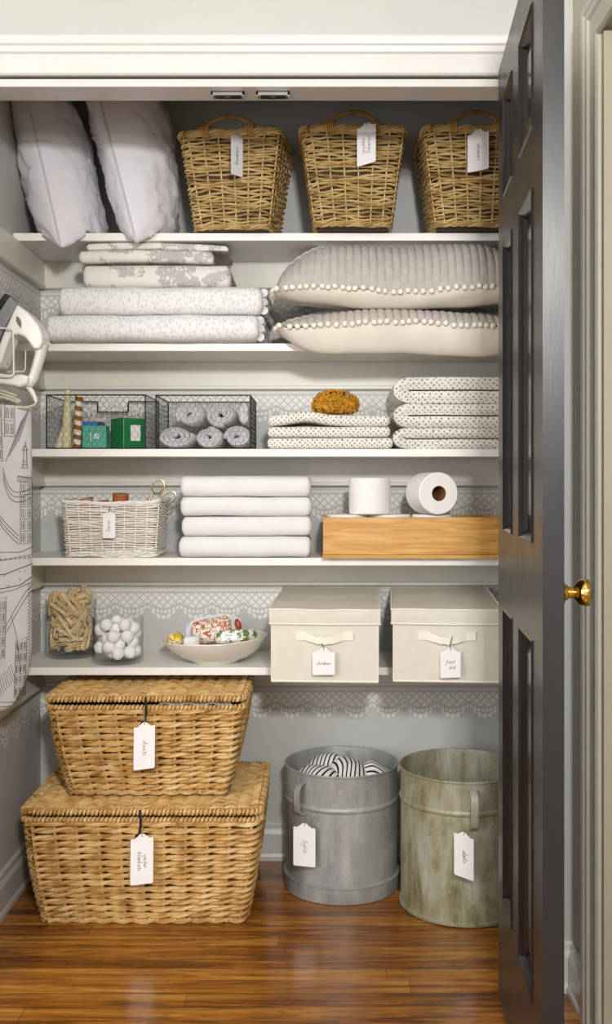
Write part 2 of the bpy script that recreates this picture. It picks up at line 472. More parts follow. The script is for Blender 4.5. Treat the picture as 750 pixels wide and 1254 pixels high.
struct(G().box(-3.0, 2.2, -2.2, 3.16, -0.06, 0.0), 'floor', mFloor)
struct(G().box(-3.0, 2.2, -2.2, 3.16, 2.62, 2.68), 'ceiling', mCeil)
struct(G().box(XL + 0.0005, XR - 0.0005, YI + 0.0005, YB - 0.0005, 2.26, 2.30), 'ceiling', mInside)  # unseen dropped ceiling, added to darken the wall above the top shelf
struct(G().box(-0.95, 0.98, YB, YB + 0.1, 0, 2.62), 'wall_back', mLaceB)
struct(G().box(XL - 0.1, XL, YI, YB, 0, 2.62), 'wall_left', mLaceS)
struct(G().box(XR, XR + 0.1, YI, YB, 0, 2.62), 'wall_closet_right', mLaceS)
g = G()
g.box(-3.0, JL - 0.012, YF, YI, 0, 2.62); g.box(JR + 0.012, RW + 0.3, YF, YI, 0, 2.62); g.box(JL - 0.012, JR + 0.012, YF, YI, 2.02, 2.62)
struct(g, 'wall_front', mWall)
# passage wall on the right with a doorway
g = G(); g.box(RW, RW + 0.11, 2.034, YF, 0, 2.62); g.box(RW, RW + 0.11, 1.20, 2.034, 2.022, 2.62); g.box(RW, RW + 0.11, -2.2, 1.20, 0, 2.62)
struct(g, 'wall_right', mSideWall)
struct(G().box(-3.1, -3.0, -2.2, YI, 0, 2.62), 'wall_room_left', mWall)
# opening lining (jambs + head) with a stop
g = G(); g.box(JL - 0.012, JL, YF - 0.004, YI + 0.002, 0, 2.007); g.box(JR, JR + 0.012, YF - 0.004, YI + 0.002, 0, 2.007)
g.box(JL, JR, YF - 0.004, YI + 0.002, ZH, 2.0125)
struct(g, 'trim_1', mTrim, bevel=0.0015)
# casing around the opening: stepped profile
def casing_head(x0, x1, z0, y):
    g = G()
    prof = [(0, 0.004), (0, 0.012), (0.004, 0.016), (0.010, 0.016), (0.012, 0.012), (0.046, 0.013), (0.050, 0.018), (0.062, 0.020), (0.066, 0.024), (0.078, 0.027), (0.083, 0.027), (0.083, 0.0)]
    out = [(0.0, 0.0)] + prof
    g.prism(out, lambda p, q, sd: (x0 if sd == 0 else x1, y - q, z0 + p))
    return g
g = casing_head(-0.83, 0.51, 2.017, YF); struct(g, 'trim_2', mTrim, smooth=False)
def casing_leg(xa, sgn, y, z0, z1):
    g = G(); out = [(0, 0), (0, 0.012), (0.004, 0.016), (0.010, 0.016), (0.012, 0.012), (0.046, 0.013), (0.050, 0.018), (0.062, 0.020), (0.066, 0.024), (0.078, 0.027), (0.083, 0.027), (0.083, 0.0)]
    g.prism(out, lambda p, q, sd: (xa + sgn * p, y - q, z0 if sd == 0 else z1)); return g
struct(casing_leg(JL - 0.022, -1, YF, 0, 2.017), 'trim_3', mTrim)
struct(casing_leg(JR + 0.002, 1, YF, 0, 2.017), 'trim_4', mTrim)
# doorway casing on the passage wall
def side_casing():
    out = [(0, 0), (0, 0.005), (0.006, 0.009), (0.018, 0.009), (0.024, 0.006), (0.030, 0.007), (0.048, 0.009), (0.053, 0.014), (0.064, 0.015), (0.068, 0.018), (0.082, 0.019), (0.085, 0.017), (0.085, 0.0)]
    g = G(); g.prism(out, lambda p, q, sd: (RW - q, 2.034 + p, 0.0 if sd == 0 else 2.015 + p)); struct(g, 'trim_5', mPassTrim, smooth=False)
    g = G(); g.prism(out, lambda p, q, sd: (RW - q, (2.034 + p) if sd == 0 else 1.0, 2.015 + p)); struct(g, 'trim_6', mPassTrim, smooth=False)
side_casing()
struct(G().box(RW + 0.002, RW + 0.11, 2.018, 2.034, 0, 2.015), 'trim_7', mSideWall)
d2 = thing('door_2', None, None, (0, 0, 0)); tag(d2, kind='structure')
g = G(); g.box(RW + 0.030, RW + 0.062, 1.22, 2.016, 0.008, 2.013)
g.build('door_slab', mSideWall, d2, smooth=False)

def baseboard(name, p0, p1, nrm):
    p0 = Vector(p0); p1 = Vector(p1); nrm = Vector(nrm)
    out = [(0, 0), (0.018, 0), (0.018, 0.012), (0.014, 0.020), (0.014, 0.078), (0.011, 0.086), (0.008, 0.092), (0.008, 0.104), (0.004, 0.110), (0, 0.110)]
    g = G(); g.prism(out, lambda p, q, sd: (p0 if sd == 0 else p1) + nrm * p + Vector((0, 0, q)))
    struct(g, name, mTrim)
baseboard('baseboard_back', (XL, YB, 0), (XR, YB, 0), (0, -1, 0))
baseboard('baseboard_left', (XL, YI, 0), (XL, YB - 0.018, 0), (1, 0, 0))
baseboard('baseboard_front', (0.51, YF, 0), (RW, YF, 0), (0, -1, 0))
baseboard('baseboard_right', (RW, 2.120, 0), (RW, YF - 0.018, 0), (-1, 0, 0))

# shelves and the battens under them
ZS = [1.797, 1.498, 1.212, 0.917, 0.620]; YS = 2.764
for i, z in enumerate(ZS):
    o = G().box(XL + 0.0005, XR - 0.0005, YS, YB - 0.0005, z - 0.021, z).build('shelf', mShelf, smooth=False, bevel=0.0015)
    lab = ['topmost long white shelf carrying white pillows and willow baskets', 'long white shelf second from the top carrying quilts and grey pillows',
           'middle long white shelf carrying the wire baskets and dotted towels', 'long white shelf under the white towel stack and pine crate',
           'lowest long white shelf carrying glass jars, bowl and fabric boxes'][i]
    tag(o, lab, 'shelf', kind='structure')
    g = G(); zt = z - 0.0215; zb = zt - 0.081
    out = [(0, 0), (0.016, 0), (0.016, -0.068), (0.020, -0.070), (0.020, -0.078), (0.014, -0.081), (0, -0.081)]
    g.prism(out, lambda p, q, sd: ((XL if sd == 0 else XR), YB - p, zt + q))
    g.prism(out, lambda p, q, sd: (XL + p, (2.36 if sd == 0 else YB), zt + q))
    tag(g.build('batten', mCleat, smooth=False), 'cream painted shelf batten running along back and left wall', 'batten', kind='structure')

# ================================================================== THE OPEN CHARCOAL DOOR
DH = Vector((0.391, 2.2124, 0)); DD = Vector((-0.068, -1, 0)).normalized(); DN = Vector((1, -0.068, 0)).normalized()  # along, to the right
DW, DT = 0.632, 0.033; DZ0, DZ1 = 0.022, 2.011
door = thing('door_1', 'open charcoal six-panel closet door standing edge-on beside the shelves', 'door', DH)
tag(door, kind='structure')
def dp(w, t, z): return DD * w + DN * t + Vector((0, 0, z))
def dbox(g, w0, w1, t0, t1, z0, z1):
    g.hexa([dp(w0, t0, z0), dp(w1, t0, z0), dp(w1, t1, z0), dp(w0, t1, z0), dp(w0, t0, z1), dp(w1, t0, z1), dp(w1, t1, z1), dp(w0, t1, z1)])
cols = [(0.10, 0.245), (0.355, 0.525)]; rows = [(0.258, 0.861), (1.0205, 1.612), (1.711, 1.918)]
g = G()
wb = [0, 0.10, 0.245, 0.355, 0.525, DW]; zb = [DZ0, 0.258, 0.861, 1.0205, 1.612, 1.711, 1.918, DZ1]
for i in (0, 2, 4): dbox(g, wb[i], wb[i + 1], 0, DT, DZ0, DZ1)
for (c0, c1) in cols:
    for j in (0, 2, 4, 6): dbox(g, c0, c1, 0, DT, zb[j], zb[j + 1])
g.build('door_frame', mDoor, door, smooth=False)
for (c0, c1) in cols:
    for (z0, z1) in rows:
        g = G()
        for side in (0, 1):
            sg = (lambda t: t) if side == 0 else (lambda t: DT - t)
            prev = None
            for (ins, dpt) in ((0, 0.0), (0.003, -0.003), (0.008, 0.001), (0.013, 0.006), (0.017, 0.012), (0.028, 0.012), (0.045, 0.007)):
                ring = [g.add(dp(a, sg(dpt), z)) for a, z in ((c0 + ins, z0 + ins), (c1 - ins, z0 + ins), (c1 - ins, z1 - ins), (c0 + ins, z1 - ins))]
                if prev:
                    for k in range(4): g.f.append([prev[k], prev[(k + 1) % 4], ring[(k + 1) % 4], ring[k]])
                prev = ring
            g.f.append(prev)
        g.build('panel', mDoorMould, door, smooth=False)
# knob (axis pointing to the right, away from the face)
g = G()
prof = [(0.0, 0), (0.021, 0), (0.022, 0.003), (0.019, 0.005), (0.013, 0.006), (0.012, 0.010), (0.0095, 0.012), (0.009, 0.020), (0.011, 0.022), (0.016, 0.025), (0.0205, 0.031), (0.0225, 0.037), (0.021, 0.043), (0.014, 0.0465), (0.006, 0.0475), (0, 0.0475)]
g.lathe(prof, 32)
KC = dp(0.598, DT, 0.948)
g.mp(lambda p: KC + DN * p.z + DD * p.x + Vector((0, 0, 1)) * p.y)
g.build('door_knob', mBrass, door)
# roller catches under the head jamb
def catch(px, lab):
    x = (px - 390) * 2.305 / FPX
    t = thing('roller_catch', lab, 'catch', (x, 2.293, ZH), 0, 'steel catches under the closet door head')
    g = G(); g.box(-0.037, 0.037, -0.014, 0.014, -0.0015, 0); g.box(-0.037, 0.037, -0.014, -0.011, -0.008, 0); g.box(-0.037, 0.037, 0.011, 0.014, -0.008, 0)
    g.box(-0.037, -0.033, -0.014, 0.014, -0.010, 0); g.box(0.033, 0.037, -0.014, 0.014, -0.010, 0)
    g.build('plate', mChrome, t, smooth=False)
    G().tube([(-0.028, 0, -0.005), (0.028, 0, -0.005)], 0.0035, 10).build('spring_rod', mBlack, t)
    g = G(); g.lathe([(0, -0.006), (0.005, -0.006), (0.0055, 0), (0.005, 0.006), (0, 0.006)], 14, (0, 0, 0)); g.mp(lambda p: Vector((p.z, p.y, p.x - 0.007)))
    g.build('roller', mBlack, t)
catch(280, 'left of the two small steel roller catches under door head')
catch(335, 'right of the two small steel roller catches under door head')

# ================================================================== TAGS WITH HANDWRITING
LET = {
 'a': [[(.9, .8), (.5, 1), (.1, .7), (.1, .3), (.4, 0), (.8, .3), (.9, 1), (.9, .2), (1.1, 0)]],
 'b': [[(.1, 1.9), (0, 0), (.5, 0), (.9, .4), (.7, .9), (.3, .9), (0, .6)]],
 'c': [[(.9, .8), (.5, 1), (.1, .6), (.2, .1), (.6, 0), (.95, .3)]],
 'd': [[(.9, .7), (.5, 1), (.1, .6), (.2, .1), (.6, 0), (.9, .5), (1.1, 2.0), (.9, .2), (1.1, 0)]],
 'e': [[(.1, .5), (.9, .6), (.6, 1), (.15, .7), (.2, .1), (.6, 0), (1, .3)]],
 'f': [[(.8, 1.7), (.5, 1.9), (.3, 1.4), (.2, -.8)], [(0, .9), (.8, 1)]],
 'g': [[(.9, .7), (.5, 1), (.1, .6), (.3, .1), (.9, .4), (.8, -.9), (.4, -1.1), (.1, -.7)]],
 'h': [[(.2, 2.0), (0, 0), (.1, .6), (.5, 1), (.8, .7), (.8, .1), (1, 0)]],
 'i': [[(.2, 1), (.2, .1), (.4, 0)], [(.25, 1.4), (.3, 1.55)]],
 'k': [[(.15, 1.9), (0, 0)], [(.8, 1), (.05, .5), (.8, 0)]],
 'l': [[(.3, 2.0), (.1, .2), (.4, 0)]],
 'n': [[(0, 1), (0, 0), (.1, .6), (.5, 1), (.8, .7), (.8, .1), (1, 0)]],
 'o': [[(.5, 1), (.1, .6), (.2, .1), (.6, 0), (.9, .5), (.5, 1)]],
 'p': [[(.1, 1), (-.1, -1.1)], [(0, .6), (.5, 1), (.9, .5), (.5, 0), (0, .2)]],
 'r': [[(0, 1), (0, 0), (.1, .6), (.6, 1)]],
 's': [[(.7, .9), (.3, 1), (.1, .7), (.6, .4), (.5, 0), (0, .1)]],
 't': [[(.35, 1.7), (.25, .1), (.55, 0)], [(0, 1), (.7, 1.05)]],
 'u': [[(0, 1), (.1, .2), (.5, 0), (.8, .3), (.85, 1), (.85, .1), (1.05, 0)]],
 'w': [[(0, 1), (.2, 0), (.5, .8), (.8, 0), (1.1, 1)]]}
WID = {'i': .6, 'l': .6, 'r': .8, 's': .95, 't': .8, 'w': 1.35}
def strokes(text):
    x = 0; out = []
    for ch in text:
        if ch == ' ': x += .7; continue
        for st in LET[ch]: out.append([(x + a + b * 0.22, b) for a, b in st])
        x += WID.get(ch, 1.2)
    return out, x
def lettering(g, text, h, fn, r=0.00055):
    """fn(u,v) -> 3-D point; text centred on u=0"""
    st, L = strokes(text)
    for s in st:
        pts = [fn((a - L / 2) * h, (b - .5) * h) for a, b in s]
        g.tube(pts, r, 4)

def make_tag(px, py, y, wpx, hpx, lines, label, name='paper_tag', shear=0.0, yaw=0, tilt=0, vertical=True, lh=0.0045, string=None, round_=False):
    """px,py: middle of the top edge"""
    s = FPX / y; w = wpx / s; h = hpx / s
    c = at(px, py, y)
    t = thing(name, label, 'tag', (c.x, c.y, c.z - h), 0)
    t.rotation_euler = (radians(tilt), 0, radians(yaw))
    k = h - w * 0.20
    out = [(-w / 2, 0.003), (-w / 2 + .002, 0), (w / 2 - .002, 0), (w / 2, 0.003), (w / 2, k - 0.001), (w / 2 - 0.001, k), (w * .30, k), (w * .27, k + w * .05), (w * .18, k + w * .09), (w * .12, h - w * .03), (0, h),
           (-w * .12, h - w * .03), (-w * .18, k + w * .09), (-w * .27, k + w * .05), (-w * .30, k), (-w / 2 + 0.001, k), (-w / 2, k - 0.001)]
    g = G(); g.prism(out, lambda p, q, sd: (p, 0.0 if sd == 0 else 0.0008, q + shear * p))
    g.build('card', mTag, t, smooth=False)
    g = G()
    n = len(lines)
    for i, tx in enumerate(lines):
        off = (i - (n - 1) / 2) * lh * 2.6
        if vertical:   # reads from top to bottom
            lettering(g, tx, lh, lambda u, v: Vector((-off + v, -0.0003, k * 0.5 - u + shear * (-off + v))))
        else:
            lettering(g, tx, lh, lambda u, v: Vector((u + i * lh * 0.8 * (n > 1), -0.0003, k * 0.48 - off + v + shear * u)))
    g.build('handwriting', mInk, t)
    g = G(); zt = h - w * .10
    if string is None: string = [(-0.002, 0.004, 0.018), (0.002, 0.002, 0.008)]
    pts = [(0, 0.0015, zt)] + [(a, b, h + c_) for a, b, c_ in string[::-1]]
    g.tube([(0, -0.0008, zt), (0.0005, -0.001, zt + w * .08)] + [(a, b, h + c_) for a, b, c_ in string[::-1]], 0.0008, 5)
    g.tube([(0, 0.0018, zt), (0.0015, 0.002, zt + w * .08)] + [(a + 0.0015, b + 0.0012, h + c_) for a, b, c_ in string[::-1]], 0.0008, 5)
    g.build('string', mTwine, t)
    G().tube([(0.0, -0.0004, zt - .0012), (0.0003, -0.0004, zt + 0.0012)], 0.0012, 6).build('hole', mBlack, t)
    return t

# ================================================================== BASKET WEAVING
def rrect(hx, hy, r, t):
    """point and outward normal at t in [0,1) of a rounded rectangle"""
    sx, sy = 2 * (hx - r), 2 * (hy - r); q = pi * r / 2
    P = 2 * sx + 2 * sy + 4 * q; d = (t % 1) * P
    segs = [('l', sx, (-(hx - r), -hy), (1, 0), (0, -1)), ('a', q, (hx - r, -(hy - r)), -pi / 2), ('l', sy, (hx, -(hy - r)), (0, 1), (1, 0)), ('a', q, (hx - r, hy - r), 0),
            ('l', sx, (hx - r, hy), (-1, 0), (0, 1)), ('a', q, (-(hx - r), hy - r), pi / 2), ('l', sy, (-hx, hy - r), (0, -1), (-1, 0)), ('a', q, (-(hx - r), -(hy - r)), pi)]
    for s in segs:
        if d <= s[1] + 1e-9:
            if s[0] == 'l': return Vector((s[2][0] + s[3][0] * d, s[2][1] + s[3][1] * d, 0)), Vector((s[4][0], s[4][1], 0))
            a = s[3] + d / r; n = Vector((cos(a), sin(a), 0)); return Vector((s[2][0], s[2][1], 0)) + n * r, n
        d -= s[1]
    return Vector((-(hx - r), -hy, 0)), Vector((0, -1, 0))
def perim(hx, hy, r): return 4 * (hx - r) + 4 * (hy - r) + 2 * pi * r

def weave(g, b, tp, H, r, nst, rows, rad, amp, dz, R, style='twine', step=0.008, slope=0.0, side=6, bulge=0.0):
    """b,tp: (hx,hy) half sizes at bottom and top"""
    g.hast = True
    def hxy(z):
        f = z / H; k = bulge * sin(pi * f)
        return b[0] + (tp[0] - b[0]) * f + k, b[1] + (tp[1] - b[1]) * f + k
    z0 = rad * 1.2; z1 = H - rad * 1.2
    N = int(perim(tp[0], tp[1], r) / step)
    for i in range(rows):
        z = z0 + (z1 - z0) * i / (rows - 1)
        for sgn in ((1, -1) if style == 'twine' else ((1,) if i % 2 else (-1,))):
            pts = []; rr = []
            ph = R.random() * 10; seg = R.uniform(0.5, 1.3); tbase = R.random()
            for k in range(N):
                t = k / N; an = pi * nst * t + (i % 2) * pi * (style == 'twine') * 0.5 * 0
                zz = z + slope * noise.noise(Vector((t * 9, i * 0.35, ph * 0))) + 0.3 * slope * noise.noise(Vector((t * 30, i * 7.1, ph)))
                if style == 'twine': zz += sgn * dz * sin(an)
                zz = min(max(zz, rad), H - rad)
                hx, hy = hxy(zz); p, n = rrect(hx, hy, r, t)
                off = sgn * amp * cos(an)
                pts.append(p + n * off + Vector((0, 0, zz)))
                rr.append(rad * ((0.78 + 0.34 * abs(cos(an))) if style == 'twine' else 1.0) * (1 + 0.22 * noise.noise(Vector((t * 40, i * 3.3, sgn + ph)))))
            k0 = len(g.v)
            g.tube(pts, rr, side, closed=True)
            cell = 4 if style == 'twine' else 7
            for k in range(N):
                tn = 0.5 + 0.55 * noise.noise(Vector((k / N * nst * (0.9 if style == 'twine' else .45) + ph, i * 5.7, sgn * 3.1)))
                for q in range(side): g.t[k0 + k * side + q] = tn
    # stakes
    for j in range(nst):
        t = (j + 0.0) / nst
        pts = []
        for q in range(5):
            z = H * q / 4 * 0.98 + 0.003; hx, hy = hxy(z); p, n = rrect(hx, hy, r, t); pts.append(p + Vector((0, 0, z)))
        g.tone = 0.62; g.tube(pts, rad * 0.75 if style == 'twine' else rad * 0.85, 6)
    g.tone = .5

def coil_rim(g, hx, hy, r, z, R, rc=0.0065, rs=0.0042, pitch=0.0115, path=None, side=5, ns=7):
    """tightly wrapped edge: one strand winding round the rim"""
    g.hast = True
    if path is None:
        P = perim(hx, hy, r); fn = lambda t: rrect(hx, hy, r, t)
    else: P, fn = path
    turns = int(P / pitch); tot = turns * ns
    pts = []
    for k in range(tot):
        t = k / tot; p, n = fn(t); a = 2 * pi * k / ns
        pts.append(p + n * cos(a) * rc + Vector((0, 0, z + sin(a) * rc)))
    k0 = len(g.v); g.tube(pts, [rs * (1 + 0.25 * noise.noise(Vector((k * .35, z * 50, 0)))) for k in range(tot)], side, closed=True)
    for k in range(tot):
        tn = 0.55 + 0.5 * noise.noise(Vector((k / ns * 0.9, z * 77, 3)))
        for q in range(side): g.t[k0 + k * side + q] = tn

def shell(g, b, tp, H, r, inset):
    n = 40; rings = []
    for (f, k) in ((0.01, 1), (1.0, 1)):
        z = H * f; hx = b[0] + (tp[0] - b[0]) * f - inset; hy = b[1] + (tp[1] - b[1]) * f - inset
        rings.append([g.add(rrect(hx, hy, r, i / n)[0] + Vector((0, 0, z))) for i in range(n)])
    for i in range(n):
        j = (i + 1) % n; g.f.append([rings[0][i], rings[0][j], rings[1][j], rings[1][i]])
    g.f.append(rings[0][::-1])

def lid_weave(g, hx, hy, z, R, pitch=0.0150, rad=0.0052, nst=9, sag=0.0, skew=0.0):
    g.hast = True; rows = int(2 * hy / pitch)
    for i in range(rows):
        y = -hy + pitch * (i + .5)
        for sgn in (1, -1):
            N = int(2 * hx / 0.009); pts = []; rr = []; ph = R.random() * 9
            for k in range(N + 1):
                t = k / N; an = pi * nst * t
                pts.append(Vector((-hx + 2 * hx * t, y + sgn * 0.004 * sin(an), z + sgn * 0.004 * cos(an) - sag * sin(pi * t) * sin(pi * (i + .5) / rows))))
                rr.append(rad * (0.75 + .3 * abs(cos(an))))
            k0 = len(g.v); g.tube(pts, rr, 6)
            for k in range(N + 1):
                tn = 0.5 + 0.55 * noise.noise(Vector((k / N * nst * .9 + ph, i * 5.7, sgn * 3.1)))
                for q in range(6): g.t[k0 + k * 6 + q] = tn

def seagrass(name, label, loc, b, tp, H, lidh, rows, nst, seed, rz=0):
    R = random.Random(seed); t = thing(name, label, 'basket', loc, rz, None)
    r = 0.022
    g = G(); weave(g, b, tp, H - 0.014, r, nst, rows, 0.0054, 0.0056, 0.0036, R, 'twine', step=0.0075, bulge=0.006, slope=0.0045)
    coil_rim(g, b[0] + .001, b[1] + .001, r, 0.008, R, 0.004, 0.0036, 0.011)
    coil_rim(g, tp[0] + .002, tp[1] + .002, r, H - 0.010, R, 0.0052, 0.0042, 0.0105)
    g.build('body', mSea, t)
    g = G(); shell(g, b, tp, H - 0.012, r, 0.009); g.box(-b[0] + .012, b[0] - .012, -b[1] + .012, b[1] - .012, 0.003, 0.008); g.build('gap_shade_shell', mSeaShade, t)  # dark shell behind the weave, its colour imitates shade in the gaps
    g = G(); lid_weave(g, tp[0] - 0.004, tp[1] - 0.004, H + lidh - 0.006, R, nst=nst // 2 // 2 * 2 - 1)
    coil_rim(g, tp[0] + .003, tp[1] + .003, r, H + lidh - 0.010, R, 0.0058, 0.0044, 0.0105)
    g.build('lid', mSea, t)
    G().box(-tp[0] + .004, tp[0] - .004, -tp[1] + .004, tp[1] - .004, H + lidh - 0.017, H + lidh - 0.012).build('lid_gap_shade', mSeaShade, t)  # dark plate added under the lid as shade, blocks the see-through
    return t

# ---- the two seagrass chests on the floor
bigb = seagrass('seagrass_basket', 'large lidded seagrass basket on floor, under a smaller one', (-0.4475, 2.785, 0), (0.258, 0.185), (0.297, 0.212), 0.281, 0.021, 16, 36, 5)
smlb = seagrass('seagrass_basket', 'smaller lidded seagrass basket stacked on the larger lidded one', (-0.4475, 2.806, 0.306), (0.203, 0.142), (0.252, 0.165), 0.243, 0.023, 14, 32, 9)
smlb.rotation_euler = (radians(0), radians(-0.2), radians(0))
for bsk, yy, H in ((bigb, -0.212, 0.281), (smlb, -0.165, 0.243)):
    x = 0.002 if bsk is bigb else 0.005
    g = G(); g.tube([(x - .003, yy - .008, H + 0.017), (x, yy - .017, H + 0.004), (x + .001, yy - .018, H - 0.02), (x - .004, yy - .014, H - 0.042)], 0.0032, 6)
    g.ball((x - 0.005, yy - .013, H - 0.050), 0.010, 10, 7, (1, .6, 1.0))
    g.build('closing_loop', mBlackCord, bsk)
make_tag(173.5, 1022, 2.543, 28, 61, ['winter', 'blankets'], 'white tag reading winter blankets, hung on the large seagrass basket', shear=0.12, lh=0.0056, string=[(-0.006, 0.006, 0.024), (-0.003, 0.004, 0.010)], tilt=-3)
make_tag(176.5, 885, 2.607, 26, 57, ['sheets'], 'white tag reading sheets, hung on the smaller seagrass basket', shear=0.12, lh=0.0062, string=[(-0.005, 0.006, 0.030), (-0.002, 0.004, 0.012)], tilt=-3)
# a bit of folded linen peeping out of the smaller chest
g = G()
g.grid(26, 6, lambda u, v: Vector((0.035 + u * 0.185, -0.172 + v * 0.06, 0.241 + 0.004 * sin(u * 19) * (1 - v) + 0.004 * v)))
g.grid(26, 6, lambda u, v: Vector((0.035 + u * 0.185, -0.172 + v * 0.06, 0.233 + 0.002 * sin(u * 13) * (1 - v))))
o = g.build('folded_sheet', mLeaf); o.location = (-0.4475, 2.806, 0.306)
tag(o, 'pale printed sheet peeping from under smaller seagrass basket lid', 'sheet')

# ---- willow baskets on the top shelf
def willow(seed):
    R = random.Random(seed)
    t = thing('willow_basket', 'x', 'basket', (0, 0, 0), 0, 'willow baskets on the top shelf')
    b, tp, H, r = (0.100, 0.095), (0.134, 0.125), 0.252, 0.022
    g = G(); weave(g, b, tp, H, r, 24, 36, 0.0030, 0.0042, 0, R, 'plain', step=0.008, slope=0.010, side=5)
    for k in range(5):   # rolled border
        a = 2 * pi * k / 5; pts = []; N = 150
        for i in range(N):
            tt = i / N; p, n = rrect(tp[0] + .002, tp[1] + .002, r, tt); q = a + 2 * pi * 9 * tt
            pts.append(p + n * cos(q) * 0.0062 + Vector((0, 0, H + sin(q) * 0.0062)))
        g.tone = R.uniform(.3, .8); g.tube(pts, 0.0036, 5, closed=True)
    for k in range(3):
        pts = []; N = 120; a = 2 * pi * k / 3
        for i in range(N):
            tt = i / N; p, n = rrect(b[0] + .001, b[1] + .001, r, tt); q = a + 2 * pi * 12 * tt
            pts.append(p + n * cos(q) * 0.004 + Vector((0, 0, 0.008 + sin(q) * 0.004)))
        g.tone = R.uniform(.3, .7); g.tube(pts, 0.0032, 5, closed=True)
    g.build('body', mWick, t)
    g = G(); shell(g, b, tp, H, r, 0.007); g.box(-b[0] + .01, b[0] - .01, -b[1] + .01, b[1] - .01, 0.002, 0.006); g.build('gap_shade_shell', mWickShade, t)  # shell coloured dark to give the gaps between rods their shade
    for sy in (-1, 1):
        y = sy * tp[1]; pts = []
        for k in range(23):
            f = k / 22; x = -0.086 + 0.172 * f
            z = H + 0.012 + (0.030 * sin(pi * (f - .12) / .76) ** 0.75 if .12 < f < .88 else 0)
            pts.append((x, y, z))
        G().tube(pts, 0.0085, 8, flat=(0.75, 0.7)).build('handle', mBentWood, t)
        for sx in (-1, 1):
            g = G()
            for q in range(4):
                x = sx * (0.060) + (q - 1.5) * 0.0052
                loop = [(x + 0.002 * cos(a), y + 0.0125 * cos(a), H + 0.004 + 0.0165 * sin(a)) for a in [2 * pi * i / 14 for i in range(14)]]
                g.tube(loop, 0.0022, 5, closed=True)
            g.build('binding', mCane, t)
    return t
w0 = willow(3)
wil = [((-0.222, 2.83), -7, 'willow basket beside white pillows, leftmost of three on top shelf', 1.0),
       ((0.0925, 2.80), 0, 'middle of three willow baskets on the top shelf', 1.0),
       ((0.413, 2.80), 1, 'willow basket partly behind charcoal door, rightmost on top shelf', 1.0)]
for i, ((x, y), a, lab, s) in enumerate(wil):
    o = w0 if i == 0 else copy_tree(w0)
    o.location = (x, y, 1.797); o.rotation_euler = (0, 0, radians(a)); o['label'] = lab
WT = [(0, 0, 0)]
make_tag(290.5, 163, 2.655, 21, 52, ['cleaning'], 'narrow-looking turned white tag on the leftmost willow basket', shear=-0.0, yaw=52, lh=0.0055, tilt=0, string=[(-0.004, 0.004, 0.010), (-0.001, 0.003, 0.006)])
make_tag(449, 150, 2.645, 23, 51, ['cleaning', 'supplies'], 'white tag with two handwritten lines on the middle willow basket', shear=0.30, lh=0.0052, string=[(-0.003, 0.004, 0.010), (-0.001, 0.003, 0.006)])
make_tag(586, 158, 2.645, 26, 51, ['cleaners'], 'white tag hung on the willow basket nearest the charcoal door', shear=0.20, lh=0.0055, string=[(-0.003, 0.004, 0.010), (-0.001, 0.003, 0.006)])

# ---- white sewing basket
R = random.Random(12)
sew = thing('white_wicker_basket', 'small whitewashed wicker basket of sewing things beside white towels', 'basket', (-0.565, 2.862, 0.917))
SB, ST, SH = (0.122, 0.086), (0.133, 0.095), 0.148
g = G(); weave(g, SB, ST, SH, 0.014, 28, 27, 0.0023, 0.0036, 0, R, 'plain', step=0.006, slope=0.004, side=5)
for k in range(4):
    pts = []; a = 2 * pi * k / 4
    for i in range(140):
        tt = i / 140; p, n = rrect(ST[0] + .001, ST[1] + .001, 0.014, tt); q = a + 2 * pi * 8 * tt
        pts.append(p + n * cos(q) * 0.0035 + Vector((0, 0, SH + sin(q) * 0.0035 + 0.004 * noise.noise(Vector((tt * 12, 0, 0))) + 0.006 * (abs(p.x) / ST[0]) ** 8)))
    g.tone = .6; g.tube(pts, 0.0026, 5, closed=True)
for k in range(3):
    pts = []; a = 2 * pi * k / 3
    for i in range(140):
        tt = i / 140; p, n = rrect(SB[0] + .002, SB[1] + .002, 0.014, tt); q = a + 2 * pi * 10 * tt
        pts.append(p + n * cos(q) * 0.0035 + Vector((0, 0, 0.010 + sin(q) * 0.0045)))
    g.tone = .5; g.tube(pts, 0.0027, 5, closed=True)
g.build('body', mWhiteWick, sew)
g = G(); shell(g, SB, ST, SH, 0.014, 0.005); g.box(-.112, .112, -.076, .076, 0.002, 0.006); g.build('gap_shade_shell', mWhiteWickShade, sew)  # shell in a darker tone that stands for shade inside the weave
make_tag(133.5, 626, 2.745, 15.5, 33, ['sewing'], 'small white tag hung on front of the white wicker basket', lh=0.0048, string=[(0.001, 0.004, 0.014), (0, 0.003, 0.006)])

def spool(name, lab, c, r, h, m, rot=(0, 0, 0), group=None):
    t = thing(name, lab, 'thread spool', c, 0, group); t.rotation_euler = rot
    g = G(); g.lathe([(r * .25, 0.004), (r * .95, 0.004), (r * .98, h * .5), (r * .93, h - .004), (r * .25, h - .004)], 24)
    for k in range(10):
        z = 0.006 + (h - .012) * k / 9
        g.tube([(cos(a) * (r * .97), sin(a) * r * .97, z + 0.0015 * sin(a * 2)) for a in [2 * pi * i / 20 for i in range(20)]], 0.0012, 4, closed=True)
    g.build('thread', m, t)
    for z in (0, h - 0.004):
        g = G(); g.lathe([(r * .22, z), (r, z), (r, z + .004), (r * .22, z + .004), (r * .22, z)], 24)
        g.build('spool_end', mBentWood, t)
zf = 0.925
spool('thread_spool', 'orange thread spool standing tallest in the white wicker basket', (-0.550, 2.83, zf + 0.118), 0.022, 0.048, mSpoolOr, (radians(4), radians(3), 0), None)
spool('thread_spool', 'brown thread spool between pink and orange spools in wicker basket', (-0.596, 2.835, zf + 0.106), 0.018, 0.040, mSpoolBr, (radians(3), radians(-6), 0))
